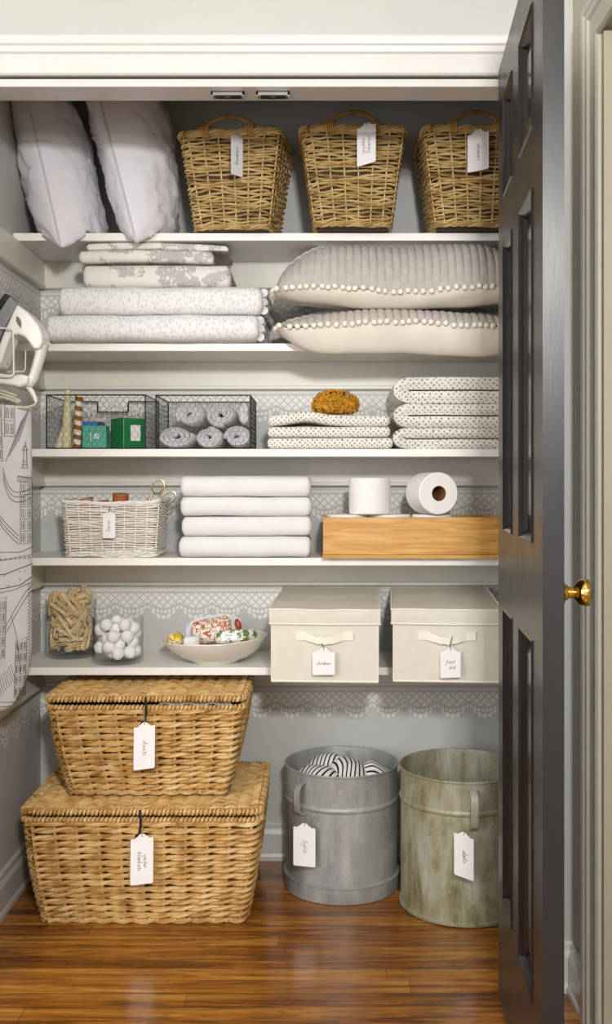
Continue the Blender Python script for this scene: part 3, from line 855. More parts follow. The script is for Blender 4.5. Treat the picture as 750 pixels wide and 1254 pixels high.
spool('thread_spool', 'pink thread spool leftmost in the white wicker basket', (-0.642, 2.85, zf + 0.112), 0.021, 0.040, mSpoolPk, (radians(-5), radians(-14), 0))
# folded cloth filling inside so the spools rest on it
g = G(); g.grid(24, 18, lambda u, v: Vector((-0.112 + .224 * u, -.076 + .152 * v, 0.118 - .006 + 0.006 * noise.noise(Vector((u * 6, v * 6, 0))))))
g.grid(24, 18, lambda u, v: Vector((-0.108 + .216 * u, -.072 + .144 * v, 0.012)))
o = g.build('folded_fabric', mTissue); o.location = (-0.565, 2.862, 0.917)
tag(o, 'white fabric filling the white wicker basket under the spools', 'fabric')
# scissors
sc = thing('scissors', 'gold-handled scissors with two loops sticking out of white wicker basket', 'scissors', (-0.455, 2.86, 1.035))
def ringpts(cx, cz, rx, rz_, tilt, n=22):
    return [(cx + rx * cos(a) * cos(tilt) - rz_ * sin(a) * sin(tilt), 0, cz + rx * cos(a) * sin(tilt) + rz_ * sin(a) * cos(tilt)) for a in [2 * pi * i / n for i in range(n)]]
g = G(); g.tube(ringpts(0.006, 0.074, 0.016, 0.021, radians(-35)), 0.0028, 7, closed=True)
g.tube([(-0.009, 0, 0.058), (-0.016, 0, 0.040), (-0.023, 0.001, 0.012), (-0.030, 0.001, -0.02)], [0.004, 0.0062, 0.007, 0.005], 6, flat=(1, .4)); g.build('handle', mGold, sc)
g = G(); g.tube([(a, 0.004, c) for a, _, c in ringpts(0.036, 0.044, 0.016, 0.021, radians(-55))], 0.0028, 7, closed=True)
g.tube([(0.020, 0.004, 0.034), (0.006, 0.004, 0.026), (-0.012, 0.004, 0.010), (-0.026, 0.004, -0.02)], [0.004, 0.006, 0.007, 0.005], 6, flat=(1, .4)); g.build('handle', mGold, sc)
g = G(); g.tube([(-0.028, 0.002, -0.01), (-0.040, 0.002, -0.05), (-0.046, 0.002, -0.075)], [0.006, 0.005, 0.001], 4, flat=(.9, .3)); g.build('blade', mSteel, sc)

# ================================================================== GALVANISED BUCKETS
def bucket(name, label, c, r, H, m, rings, ha, hz, base_band, cat='bucket'):
    t = thing(name, label, cat, (c[0], c[1], 0))
    prof = [(0, 0.004), (r - .010, 0.004), (r - 0.004, 0.0), (r + 0.001, 0.002)]
    if base_band:
        prof += [(r + 0.0015, 0.004), (r + .001, 0.040), (r + .004, 0.0425), (r + .004, 0.045), (r - 0.004, 0.048)]
    else:
        prof += [(r + 0.003, 0.004), (r + .003, 0.010), (r - 0.001, 0.013)]
    rr = r - (0.003 if base_band else 0.001)
    for z in rings:
        prof += [(rr, z - 0.008), (rr + 0.0035, z - 0.004), (rr + 0.0045, z), (rr + 0.0035, z + .004), (rr, z + 0.008)]
    prof += [(rr, H - 0.010), (rr + .001, H - 0.006), (rr + 0.0035, H - 0.004), (rr + 0.004, H - .001), (rr + 0.002, H + 0.001), (rr - 0.001, H - 0.001), (rr - 0.002, H - 0.006), (rr - 0.002, 0.02), (r - .01, 0.012), (0, 0.012)]
    g = G(); g.lathe(prof, 96)
    g.mp(lambda p: Vector((p.x, p.y, p.z)) * 1.0 + Vector((p.x, p.y, 0)) * 0.012 * noise.noise(Vector((p.x * 7, p.y * 7, p.z * 5 + c[0] * 9))))
    g.build('body', m, t, ang=35)
    # vertical seam
    G().box(-0.006, 0.006, -0.0005, 0.0012, 0.05, H - 0.012).mp(lambda p: Matrix.Rotation(radians(-8), 3, 'Z') @ (p + Vector((0, rr - 0.0035, 0)))).build('seam', m, t, smooth=False)
    for a in (ha, ha + 180):
        an = radians(a); d = Vector((sin(an), -cos(an), 0)); s_ = Vector((cos(an), sin(an), 0))
        z0, z1 = hz
        cl = [(rr + 0.001, z1), (rr + 0.006, z1 + .002), (rr + 0.020, z1 - .004), (rr + 0.028, z1 - 0.016), (rr + 0.029, (z0 + z1) / 2), (rr + 0.027, z0 + .012), (rr + 0.018, z0 + .002), (rr + 0.006, z0), (rr + 0.001, z0 + .002)]
        g = G(); w = 0.0095; th = 0.0018; n = len(cl)
        for k, (q, z) in enumerate(cl):
            a2 = cl[min(k + 1, n - 1)]; a1 = cl[max(k - 1, 0)]; tx, tz = a2[0] - a1[0], a2[1] - a1[1]; L = sqrt(tx * tx + tz * tz); nx, nz = tz / L, -tx / L
            ww = w * (1.35 if k in (0, n - 1) else 1)
            for (sa, sb) in ((-1, -1), (1, -1), (1, 1), (-1, 1)):
                g.add(d * (q + nx * th * sb) + s_ * ww * sa + Vector((0, 0, z + nz * th * sb)))
        for k in range(n - 1):
            for j in range(4): g.f.append([k * 4 + j, k * 4 + (j + 1) % 4, k * 4 + 4 + (j + 1) % 4, k * 4 + 4 + j])
        g.f.append([3, 2, 1, 0]); g.f.append([4 * n - 4, 4 * n - 3, 4 * n - 2, 4 * n - 1])
        g.build('handle', m, t, bevel=0.0008)
    return t
bk1 = bucket('zinc_bucket', 'grey galvanised bucket holding striped cloth, left of the greenish one', (0.066, 2.860), 0.159, 0.341, mZinc, [0.248], -42, (0.232, 0.315), True)
bk2 = bucket('zinc_bucket', 'greenish weathered empty galvanised bucket next to the charcoal door', (0.383, 2.729), 0.1635, 0.367, mZincG, [0.286], 2, (0.253, 0.345), False)
make_tag(373, 1008, 2.695, 27, 53, ['lights'], 'white tag reading lights on the grey galvanised bucket', shear=-0.10, lh=0.0065, string=[(0.004, 0.008, 0.010), (0.002, 0.004, 0.006)])
make_tag(568.5, 1019, 2.520, 24, 56, ['darks'], 'white tag reading darks on the greenish galvanised bucket', shear=-0.36, lh=0.0060, string=[(-0.001, 0.010, 0.008), (0, 0.004, 0.004)])
# extra twine bow at the left bucket handle
o = G().tube([at(364, 1000, 2.70), at(372, 1001, 2.695), at(381, 1003, 2.69), at(390, 1000, 2.70)], 0.0009, 5).build('x', mTwine)
o.name = 'twine_bow'; tag(o, 'frayed jute twine tied under the grey bucket handle', 'twine')

# crumpled striped cloth in the left bucket
g = G(); g.hast = True
def crumple(cx, cy, rx, ry, z0, hgt, ang, seed, freq):
    b = len(g.v); nu, nv = 30, 30
    for i in range(nu):
        for j in range(nv):
            u = i / (nu - 1) * 2 - 1; v = j / (nv - 1) * 2 - 1
            # square to disc
            x = u * sqrt(1 - v * v / 2); y = v * sqrt(1 - u * u / 2)
            rr_ = sqrt(x * x + y * y); ca, sa = cos(ang), sin(ang)
            X = cx + rx * x * ca - ry * y * sa; Y = cy + rx * x * sa + ry * y * ca
            d = sqrt(X * X + Y * Y)
            if d > 0.148: X *= 0.148 / d; Y *= 0.148 / d
            ns = noise.noise(Vector((X * 14 + seed, Y * 14, seed)))
            rid = 1 - abs(noise.noise(Vector((X * 11 + seed, Y * 11, 4 + seed)))) * 2
            z = z0 + hgt * (1 - rr_ ** 2.2) + 0.008 * ns + 0.008 * rid * (1 - rr_)
            g.add((X, Y, z), (x * freq + 0.25 * y * y * freq * .4 + ns * 0.8) + 20)
    for i in range(nu - 1):
        for j in range(nv - 1): g.f.append([b + i * nv + j, b + (i + 1) * nv + j, b + (i + 1) * nv + j + 1, b + i * nv + j + 1])
crumple(0, 0, 0.148, 0.148, 0.255, 0.02, 0.3, 1, 9)
crumple(-0.065, -0.03, 0.088, 0.070, 0.285, 0.052, -0.5, 2.2, 6)
crumple(0.015, 0.0, 0.076, 0.088, 0.285, 0.062, 0.15, 5.1, 6)
crumple(0.090, 0.01, 0.060, 0.070, 0.285, 0.046, 1.3, 8.3, 5)
crumple(-0.03, 0.06, 0.085, 0.055, 0.295, 0.05, 2.6, 3.3, 6)
o = g.build('striped_cloth', mStripe); o.location = (0.066, 2.860, 0)
tag(o, 'crumpled white cloth with black stripes inside the grey bucket', 'cloth')

# ================================================================== PILLOWS
def noise3(p, s): return noise.noise(Vector(p) * s)
def bed_pillow(name, label, px_top, px_bot, TL, TR, TB, seed, yfront):
    """stands on its short end with the seam towards the room"""
    Lz = 0.50; yb = YB - 0.010
    bot = at(px_bot[0], px_bot[1], yfront); top = at(px_top[0], px_top[1], yfront)
    ax = (top - bot).normalized()                       # direction of the seam
    yc = (yfront + yb) / 2; hy = (yb - yfront) / 2
    Z0 = 1.800
    def outline(v):       # v along height -1..1 ; returns half width factor pinched between corners
        return 1 - 0.10 * (1 - v * v)
    def P(u, v, sgn):
        U = u; V = v
        yy = U * hy * (1 - 0.07 * (1 - V * V)); zz = V * (1 - 0.05 * (1 - U * U))
        prof = max(0, (1 - abs(U) ** 2.4)) ** 0.58 * max(0, (1 - abs(V) ** 6.0)) ** 0.55
        th = (TR * (TB + (1 - TB) * (V + 1) / 2) if sgn > 0 else -TL) * prof
        s_ = (zz + 1) / 2 * Lz
        p = bot + ax * s_; p = Vector((p.x, yc + yy, p.z))
        wr = 0.006 * (1 - abs(noise.noise(Vector((U * 5 + V * 3 + seed, V * 9 + U * 2, sgn * 3 + seed)))) * 2.4) + 0.010 * noise.noise(Vector((U * 2.4 + seed, V * 4.0, sgn))) + 0.005 * noise.noise(Vector((U * 3 + V * 9 + seed, V * 12 - U * 5, sgn * 2)))
        p.x += th + sgn * wr * min(1, prof * 2.2); p.z += 0.12 * th * 0
        # the corner hangs over the shelf edge, the rest lies on the shelf
        lim = Z0 if p.y > YS - 0.006 else -9
        if p.y > YS - 0.006 and p.z < Z0: p.z = Z0 + 0.001 + 0.02 * max(0, min(1, (Z0 - p.z) / .1)) * 0
        if p.y <= YS - 0.006:
            f = min(1, (YS - 0.006 - p.y) / 0.045)
            lo = Z0 - (Z0 - bot.z) * f ** 0.7
            p.z = max(p.z, lo)
        p.x = max(p.x, XL + 0.004)
        return p
    o = thing(name, label, 'pillow', (bot.x, yc, Z0), 0, 'white bed pillows on the top shelf')
    off = Vector((bot.x, yc, Z0))
    g = G(); n = 56
    for sgn in (-1, 1):
        g.grid(n, n, lambda u, v: P(sin((u - .5) * pi), sin((v - .5) * pi), sgn) - off)
    g.build('cushion', mPillow, o)
    pts = [P(-1, -1 + 2 * k / 40, 0) - off for k in range(41)]
    pts = [p + Vector((0, -0.0015, 0)) for p in pts]
    G().tube(pts, 0.0028, 6).build('piping', mPipe, o)
    return o
bed_pillow('bed_pillow', 'white bed pillow leaning leftmost on the top shelf', (32, 120), (75, 303), 0.085, 0.116, 0.85, 1.0, 2.70)
bed_pillow('bed_pillow', 'white bed pillow between leftmost pillow and the willow basket', (121, 120), (167, 297), 0.052, 0.190, 0.50, 7.0, 2.705)

def pom_pillow(label, zbot, zseam, ztop, xc, hx, yf, yb, seed, zfront_drop=0.0):
    yc, hy = (yf + yb) / 2, (yb - yf) / 2
    t = thing('quilted_pillow', label, 'pillow', (xc, yc, zbot), 0, 'grey quilted pillows with pompoms')
    off = Vector((xc, yc, zbot)); pit = 0.0205
    def base(u, v):
        x = u * sqrt(1 - v * v / 2) if False else u; y = v
        X = u * hx * (1 - 0.06 * (1 - v * v) * 0 - 0.035 * abs(v) ** 6); Y = v * hy * (1 - 0.05 * (1 - abs(u) ** 2) * 0 - 0.10 * abs(u) ** 8)
        return X, Y
    def seamz(X, v): return zseam + 0.006 * sin(X * 13 + seed) + (0.0 if v < 0 else 0.02)
    def top(u, v):
        X, Y = base(u, v)
        pr = (max(0, 1 - abs(u) ** 3.8)) ** 0.55 * (max(0, 1 - abs(v) ** 3.2)) ** 0.55
        z = seamz(X, v) + (ztop - zseam) * pr
        gr = abs(sin(pi * X / pit + 0.5 * noise.noise(Vector((X * 6, Y * 6 + z * 6, seed)))))
        k = (gr ** 0.45 - 0.8) * 0.0065 * min(1, pr * 3)
        nrm = Vector((0, -0.6 if v < 0 else 0.6, 0.8))
        return Vector((xc + X, yc + Y, z)) + nrm * k + Vector((0, 0, 0.004 * noise.noise(Vector((X * 12, Y * 12, seed)))))
    def bot(u, v):
        X, Y = base(u, v)
        pr = (max(0, 1 - abs(u) ** 3.5)) ** 0.5 * (max(0, 1 - abs(v) ** 5)) ** 0.5
        z = seamz(X, v) - (zseam - zbot) * pr
        yy = yc + Y
        if zfront_drop and yy < YS - 0.008:
            z -= zfront_drop * sin(pi * min(1, (YS - 0.008 - yy) / (YS - 0.008 - yf))) * (1 - abs(u) ** 6)
        elif yy >= YS - .008: z = max(z, zbot + 0.0005) if pr > .2 else z
        z += 0.004 * noise.noise(Vector((X * 9, Y * 20, seed + 3))) * pr * (1 if yy < YS - .02 else 0) + 0.006 * noise.noise(Vector((X * 5 + Y * 14, Y * 6, seed + 9))) * pr * (1 if yy < YS - .02 else 0)
        return Vector((xc + X, yy, z))
    S = lambda q: sin((q - .5) * pi)
    g = G(); g.grid(330, 44, lambda a, b_: top(a * 2 - 1, S(b_)) - off); g.build('quilted_top', mQuiltGrey, t)
    g = G(); g.grid(90, 44, lambda a, b_: bot(S(a), S(b_)) - off); g.build('plain_back', mCreamLin, t)
    # pompoms along the front edge and round the left corner
    R = random.Random(int(seed * 10)); n = 34
    pm = G().ball((0, 0, 0), 0.0078, 10, 8, amp=0.12, fr=400).build('pompom', mPom, t)
    spots = []
    x = -hx
    while x < hx:
        spots.append((x / hx, -1)); x += R.uniform(0.0155, 0.0235)
    for v in (-0.75, -0.5, -0.22, 0.08, 0.4): spots.append((-1, v))
    for i, (u, v) in enumerate(spots):
        o = pm if i == 0 else pm.copy()
        if i: COL.objects.link(o); o.parent = t
        p = top(max(-1, min(1, u)), v) - off
        o.location = p + Vector((-0.006 if abs(u) > .99 else 0, -0.006 if v == -1 else 0, R.uniform(-.002, .002)))
        o.rotation_euler = (R.random() * 3, R.random() * 3, 0)
    return t
pom_pillow('lower of two grey quilted pillows, resting on the shelf', 1.499, 1.534, 1.584, 0.238, 0.346, 2.655, 2.99, 2.0, 0.042)
pom_pillow('upper of two grey quilted pillows, plump and domed under top shelf', 1.594, 1.624, 1.768, 0.238, 0.353, 2.650, 2.99, 5.0, 0.012)

# ================================================================== FOLDED CLOTH
def arc_path(yf, yb, z0, th, n=10, layers=2):
    """zig-zag fold seen from the side: (y,z) centre line, fold towards the front"""
    pts = []; k = 10
    for q in range(k + 1): pts.append((yb + (yf + th / 2 - yb) * q / k + 0.0, z0 + th / 2))
    for q in range(1, n): a = pi * q / n; pts.append((yf + th / 2 - abs(sin(a)) ** 0.5 * th / 2 * 0.98, z0 + th - cos(a) * th / 2))
    for q in range(k + 1): pts.append((yf + th / 2 + (yb - yf - th / 2) * q / k, z0 + th * 1.5))
    return pts
def ribbon(g, path, th, c0, c1, axis='x', K=26, amp=0.0, fr=12, seed=0, er=0.012, taper=0.0, toff=None):
    n = len(path); rings = []
    for i, (p, z) in enumerate(path):
        a = path[max(i - 1, 0)]; b = path[min(i + 1, n - 1)]
        tx, tz = b[0] - a[0], b[1] - a[1]; L = max(1e-9, sqrt(tx * tx + tz * tz)); nx, nz = -tz / L, tx / L
        endf = 1.0
        ring = []
        for side in (1, -1):
            for j in range(K):
                f = j / (K - 1) if side == 1 else 1 - j / (K - 1)
                ff = 0.5 - 0.5 * cos(pi * f); l = ff * 0.35 + f * 0.65
                c = c0 + (c1 - c0) * l
                e = min(c - c0, c1 - c); er_ = min(er, th * .5)
                h = 1.0 if e > er_ else sqrt(max(0, 1 - (1 - e / er_) ** 2)) * .85 + .15 * (e > 0)
                q = th / 2 * h * side * (0.98 if 0 < i < n - 1 else 0.6)
                pos = Vector((c, p + nx * q, z + nz * q)) if axis == 'x' else Vector((p + nx * q, c, z + nz * q))
                if amp:
                    d = noise.noise_vector(pos * fr + Vector((seed, seed * 2, 0))) * amp + noise.noise_vector(pos * fr * 3 + Vector((seed, 0, 0))) * amp * .3
                    pos = pos + Vector((d.x, d.y, d.z * .5))
                if toff: pos = toff(pos)
                ring.append(g.add(pos))
        rings.append(ring)
    m = len(rings[0])
    for a, b in zip(rings[:-1], rings[1:]):
        for k in range(m): g.f.append([a[k], a[(k + 1) % m], b[(k + 1) % m], b[k]])
    g.f.append(rings[0][::-1]); g.f.append(rings[-1])
def front_fold(name, label, cat, group, x0, x1, yf, yb, z0, H, mat, amp=0.002, seed=0, fr=14, toff=None, K=40):
    g = G(); th = H / 2 * 0.985
    off = Vector(((x0 + x1) / 2, (yf + yb) / 2, z0))
    ribbon(g, arc_path(yf, yb, z0 + 0.0005, th), th, x0, x1, 'x', K, amp, fr, seed, toff=toff)
    g.mp(lambda p: Vector((p.x, p.y, max(p.z, z0 + 0.0003))) - off)
    o = g.build(name, mat, ang=60); o.location = off
    return tag(o, label, cat, group)

s2 = 1.498
# two big leaf-print quilts
def cx(px, y): return (px - 390) * y / FPX
def quilt(x0, x1, yf, z0, H, lab, seed):
    th = H / 4
    off = Vector(((x0 + x1) / 2, 2.87, z0)); g = G()
    # outer wrap + inner layer so that the ends show layers
    ribbon(g, arc_path(yf, 3.02, z0 + 0.0005, H / 2 * .985), H / 2 * .985, x0, x1, 'x', 48, 0.0055, 13, seed, er=0.04)
    for k in range(3):   # ruffled layered right end
        zc = z0 + H * (0.2 + 0.3 * k)
        pts = []
        for i in range(34):
            f = i / 33; pts.append((x1 - 0.006 + 0.010 * noise.noise(Vector((f * 7, k * 3 + seed, 1))) + 0.008, yf + 0.018 + f * (3.01 - yf - .018), zc + 0.007 * noise.noise(Vector((f * 9, k + seed, 4)))))
        g.tube(pts, [H * .15 * (1 + .2 * noise.noise(Vector((i * .3, k, seed)))) for i in range(34)], 9)
    g.mp(lambda p: Vector((p.x, min(p.y, YB - .022), max(p.z, z0 + 0.0003))) - off)
    o = g.build('folded_quilt', mLeaf, ang=70); o.location = off; tag(o, lab, 'quilt', 'pale leaf-print quilts on the second shelf')
quilt(cx(57, 2.735), cx(318, 2.735), 2.73, s2, 0.0735, 'lower pale leaf-print folded quilt lying directly on the shelf', 3)
quilt(cx(71, 2.745), cx(322, 2.745), 2.745, s2 + 0.0735, 0.078, 'upper pale leaf-print folded quilt under the flower-print bedding', 8)
zq = s2 + 0.1515
front_fold('folded_duvet_cover', 'thick folded flower-print duvet cover on the pale quilts', 'duvet cover', None, cx(103, 2.78), cx(283, 2.78), 2.775, 3.01, zq, 0.064, mFloral, 0.003, 4)
arch = lambda x0, x1, h: (lambda p: Vector((p.x, p.y, p.z + h * max(0, sin(pi * (p.x - x0) / (x1 - x0)))))) 
def sagged(x0, x1, a, b_): return lambda p: Vector((p.x, p.y, p.z + a * (p.x - x0) / (x1 - x0) + b_ * max(0, sin(pi * max(0, min(1, (p.x - x0) / (x1 - x0)))))))
front_fold('folded_pillowcase', 'folded flower-print pillowcase lying directly on thick duvet cover', 'pillowcase', None, cx(98, 2.78), cx(262, 2.78), 2.77, 2.98, zq + 0.066, 0.034, mFloral, 0.002, 14, toff=sagged(cx(98, 2.78), cx(280, 2.78), -0.004, 0.006))
front_fold('folded_pillowcase', 'topmost thin folded flower-print pillowcase on the duvet cover stack', 'pillowcase', None, cx(106, 2.78), cx(279, 2.78), 2.78, 2.97, zq + 0.1015, 0.020, mFloral, 0.002, 24, toff=sagged(cx(98, 2.78), cx(280, 2.78), -0.006, 0.007))

# white towels
z = 0.917
for i, (x0, x1, h) in enumerate(((220, 382, 0.058), (222, 383, 0.054), (221, 383, 0.053), (221, 383, 0.057))):
    lab = ['bottom white bath towel of the stack of four', 'second from bottom white bath towel in the stack', 'second from top white bath towel in the stack', 'top white bath towel of the stack of four'][i]
    front_fold('bath_towel', lab, 'towel', 'white bath towels in a stack', cx(x0, 2.775), cx(x1, 2.775) - 0.004, 2.768 + 0.003 * (i % 2), 2.98, z + 0.0003, h - .0003, mWhiteTowel, 0.0042, 30 + i * 5, 9)
    z += h
# dotted muslin towels with the mustard cloth
z = 1.212
for i, (x0, x1, h) in enumerate(((328, 481, 0.031), (328, 478, 0.030), (329, 477, 0.031))):
    lab = ['bottom thin dotted towel under two others beside the wire basket', 'middle thin dotted towel of the flat stack of three', 'top thin dotted towel, just under the mustard cloth'][i]
    tf = None
    if i == 2: tf = lambda p: Vector((p.x, p.y, p.z + 0.012 * math.exp(-((p.x + 0.035) / 0.055) ** 2) + 0.0))
    front_fold('dotted_towel', lab, 'towel', 'thin dotted towels in a flat stack', cx(x0, 2.78), cx(x1, 2.78), 2.775, 2.98, z + 0.0005, h - .001, mDot2, 0.0015, 50 + i * 5, 14, toff=tf)
    z += h
# thick dotted blankets, rounded fold at the left
z = 1.212
for i, (px, h) in enumerate(((487, 0.058), (489, 0.066), (489, 0.073))):
    lab = ['bottom thick dotted blanket of the pile beside the charcoal door', 'middle thick dotted blanket of the pile beside the charcoal door', 'top thick dotted blanket of the pile beside the charcoal door'][i]
    x0 = cx(px, 2.78); x1 = 0.60; th = h / 2 * .96; pts = []
    for q in range(13): pts.append((x1 + (x0 + th - x1) * q / 12, z + th / 2))
    for q in range(1, 12): a = pi * q / 12; pts.append((x0 + th - sin(a) * th * .98 + 0.0, z + h / 2 - cos(a) * (h / 2 - th / 2)))
    for q in range(13): pts.append((x0 + th + (x1 - x0 - th) * q / 12, z + h - th / 2))
    g = G(); off = Vector(((x0 + x1) / 2, 2.88, z)); zz = z
    ribbon(g, pts, th, 2.772, 2.99, 'y', 22, 0.0025, 13, i * 3.3, er=0.010)
    g.mp(lambda p: Vector((p.x, p.y, max(p.z, zz + .0003))) - off)
    o = g.build('dotted_blanket', mDot, ang=60); o.location = off
    tag(o, lab, 'blanket', 'thick dotted blankets in a pile'); z += h

# mustard crocheted cloth
R = random.Random(5)
g = G(); C0 = Vector((0, 0, 0.026)); g.ball((0, 0, 0.026), 0.030, 22, 14, (1.9, 1.3, 1.0), 0.35, 60)
for k in range(190):
    ph = R.uniform(0, 2 * pi); th = math.acos(R.uniform(-.55, 1)); d = Vector((sin(th) * cos(ph) * 1.95, sin(th) * sin(ph) * 1.4, cos(th) * 1.15)); c = C0 + d * 0.032
    pts = []; a1 = R.uniform(0, 6.3); r1 = R.uniform(.005, .009)
    ax = d.normalized(); u = ax.orthogonal().normalized(); v = ax.cross(u)
    for i in range(9):
        a = a1 + i * 0.75; pts.append(c + (u * cos(a) + v * sin(a)) * r1 * (1 - i * .05) + ax * (0.002 + 0.003 * sin(i * 2.1 + a1)))
    g.tube(pts, 0.0019, 5)
g.mp(lambda p: Vector((p.x, p.y, max(p.z, 0.0))))
o = g.build('crocheted_cloth', mMustard); o.location = (cx(411, 2.84), 2.84, 1.212 + 0.0945 + 0.005)
tag(o, 'mustard yellow crocheted cloth bunched on top of thin dotted towels', 'cloth')

# ================================================================== WIRE BASKETS
def hexmesh(g, fn, L, H, cell=0.0155, r=0.00042):
    """honeycomb on a rectangle; fn(u,v) -> 3-D"""
    w = cell; a = w / sqrt(3); nx = int(L / w) + 2; nz = int(H / (1.5 * a)) + 2
    def clip(p, q):
        def ins(s): return 0 <= s[0] <= L and 0 <= s[1] <= H
        if ins(p) and ins(q): return p, q
        if not ins(p) and not ins(q): return None
        if not ins(p): p, q = q, p
        lo, hi = 0, 1
        for _ in range(12):
            m_ = (lo + hi) / 2; s = (p[0] + (q[0] - p[0]) * m_, p[1] + (q[1] - p[1]) * m_)
            if ins(s): lo = m_
            else: hi = m_
        return p, (p[0] + (q[0] - p[0]) * lo, p[1] + (q[1] - p[1]) * lo)
    for j in range(-1, nz):
        for i in range(-1, nx):
            cx_ = i * w + (w / 2 if j % 2 else 0); cz = j * 1.5 * a
            v = [(cx_ + a * sin(k * pi / 3), cz + a * cos(k * pi / 3)) for k in range(6)]
            for k in (0, 1, 2):
                s = clip(v[k], v[k + 1])
                if s and (s[0][0] - s[1][0]) ** 2 + (s[0][1] - s[1][1]) ** 2 > 1e-7:
                    g.tube([fn(*s[0]), fn(*s[1])], r * (1.35 if k == 1 else 1), 4)
def wire_basket(label, x0, x1, yf, yb, z0, H, notch=True):
    t = thing('wire_basket', label, 'basket', ((x0 + x1) / 2, (yf + yb) / 2, z0), 0, 'black wire mesh baskets on the middle shelf')
    hx, hy = (x1 - x0) / 2, (yb - yf) / 2; r = 0.0019
    g = G()
    for z in (r, H):
        if z == H and notch:
            g.tube([(-hx, hy, z), (-hx, -hy, z), (hx, -hy, z), (hx, hy, z)], r, 6)
            nz = H - 0.031; a = 0.045
            g.tube([(-hx, hy, z), (-a - .003, hy, z), (-a, hy, z - .003), (-a, hy, nz + .003), (-a + .003, hy, nz), (a - .003, hy, nz), (a, hy, nz + .003), (a, hy, z - .003), (a + .003, hy, z), (hx, hy, z)], r * 1.15, 6)
        else: g.tube([(-hx, -hy, z), (hx, -hy, z), (hx, hy, z), (-hx, hy, z)], r, 6, closed=True)
    for sx in (-1, 1):
        for sy in (-1, 1): g.tube([(sx * hx, sy * hy, 0), (sx * hx, sy * hy, H)], r, 6)
    g.build('frame', mWire, t)
    g = G()
    hexmesh(g, lambda u, v: Vector((-hx + u, -hy, v)), 2 * hx, H)
    hexmesh(g, lambda u, v: Vector((-hx + u, hy, v)), 2 * hx, H - (0.031 if notch else 0))
    hexmesh(g, lambda u, v: Vector((-hx, -hy + u, v)), 2 * hy, H)
    hexmesh(g, lambda u, v: Vector((hx, -hy + u, v)), 2 * hy, H)
    g.build('mesh', mMeshWire, t)
    return t
WY0, WY1 = 2.782, 3.015
wire_basket('black wire basket with green boxes and striped stick, left one', cx(57, WY0), cx(178, WY0), WY0, WY1, 1.2125, 0.147)
wire_basket('black wire basket full of pale grey rolled cloths, right one', cx(191, WY0) , cx(307, WY0), WY0, WY1, 1.2125, 0.146, notch=False)
# rolled cloths
def roll(px, py, rx, rz_, lab, seed, y0=2.800, y1=2.985):
    rx *= 1.13; rz_ *= 1.13; c = at(px, py, y0); g = G(); th = 0.0100; turns = 2.9; N = 90; R_ = 0.028
    pts = []
    for i in range(N):
        f = i / (N - 1); a = f * turns * 2 * pi + seed; rr_ = 0.003 + (R_ - th / 2 - .003) * f ** 0.9
        rr_ *= 1 + 0.05 * noise.noise(Vector((a * .8, seed, 0)))
        pts.append((rr_ * cos(a) * rx / R_, rr_ * sin(a) * rz_ / R_))
    ribbon(g, pts, th, 0, y1 - y0, 'y', 10, 0.0012, 50, seed, er=0.004)
    zmin = min(p[2] for p in g.v)
    o = g.build('rolled_cloth', mWhiteTowel2, ang=60)
    o.location = (c.x, y0, c.z)
    if c.z + zmin < 1.2135: o.location.z = 1.2135 - zmin
    tag(o, lab, 'rolled cloth', 'pale grey rolled cloths in the wire basket')
roll(214, 535, 0.050, 0.0305, 'rolled grey cloth, bottom left in the right wire basket', 1)
roll(255, 536, 0.038, 0.0300, 'rolled grey cloth, bottom middle in the right wire basket', 2.2, 2.803)
roll(291, 535, 0.039, 0.0300, 'rolled grey cloth, bottom right in the right wire basket', 3.9)
roll(232, 507, 0.041, 0.0340, 'rolled grey cloth, top left in the right wire basket', 4.4, 2.802)
roll(271, 507, 0.042, 0.0340, 'rolled grey cloth, top middle in the right wire basket', 5.5, 2.803)
roll(299, 505, 0.0135, 0.031, 'rolled grey cloth, top right in the right wire basket', 0.4, 2.83)

# contents of the left wire basket
zb = 1.2135
g = G(); g.lathe([(0, 0), (0.0145, 0), (0.0125, 0.09), (0.007, 0.165), (0.0, 0.167)], 20)
o = g.build('paper_cone', mCreamCone); o.location = at(81, 0, 2.84).xy.to_3d() + Vector((0, 0, zb)); o.rotation_euler = (radians(-3), radians(1), 0)
tag(o, 'tall cream tapered cone standing upright in the left wire basket', 'cone')
g = G(); g.lathe([(0, 0), (0.0105, 0), (0.009, 0.07), (0.004, 0.105), (0.0, 0.106)], 20)
o = g.build('paper_cone', mCreamCone); o.location = (cx(70, 2.83), 2.84, zb + 0.003); o.rotation_euler = (radians(-4), radians(17), 0)
tag(o, 'shorter cream cone leaning in the corner of left wire basket', 'cone')
g = G(); g.lathe([(0, 0), (0.009, 0), (0.008, 0.09), (0.005, 0.115), (0.0, 0.116)], 20)
o = g.build('paper_cone', mCreamCone); o.location = (cx(88, 2.86), 2.885, zb); o.rotation_euler = (0, radians(4), 0)
tag(o, 'cream cone half hidden behind the striped stick in wire basket', 'cone')
def striped():
    m = Mt('brown_white_spiral', rough=0.7)
    x, y, z_ = m.xyz()
    f = ((z_ / 0.0265) + x * 9.0).fr().lt(0.5)
    m.color(m.mix(f, hexc('e6ded0'), hexc('8d5c17'))); return m.m
mSpiral = striped()
g = G(); pts = []; rr = []
prof = []
for k in range(48):
    z_ = 0.150 * k / 47; prof.append((0.0098 + 0.0016 * abs(sin(pi * z_ / 0.01325)), z_))
g.lathe([(0, 0)] + prof + [(0.006, 0.153), (0, 0.154)], 18)
o = g.build('striped_stick', mSpiral); o.location = (cx(94.5, 2.83), 2.83, zb); o.rotation_euler = (radians(-2), radians(1.5), 0)
tag(o, 'brown and white banded twisted stick standing in the left wire basket', 'stick')
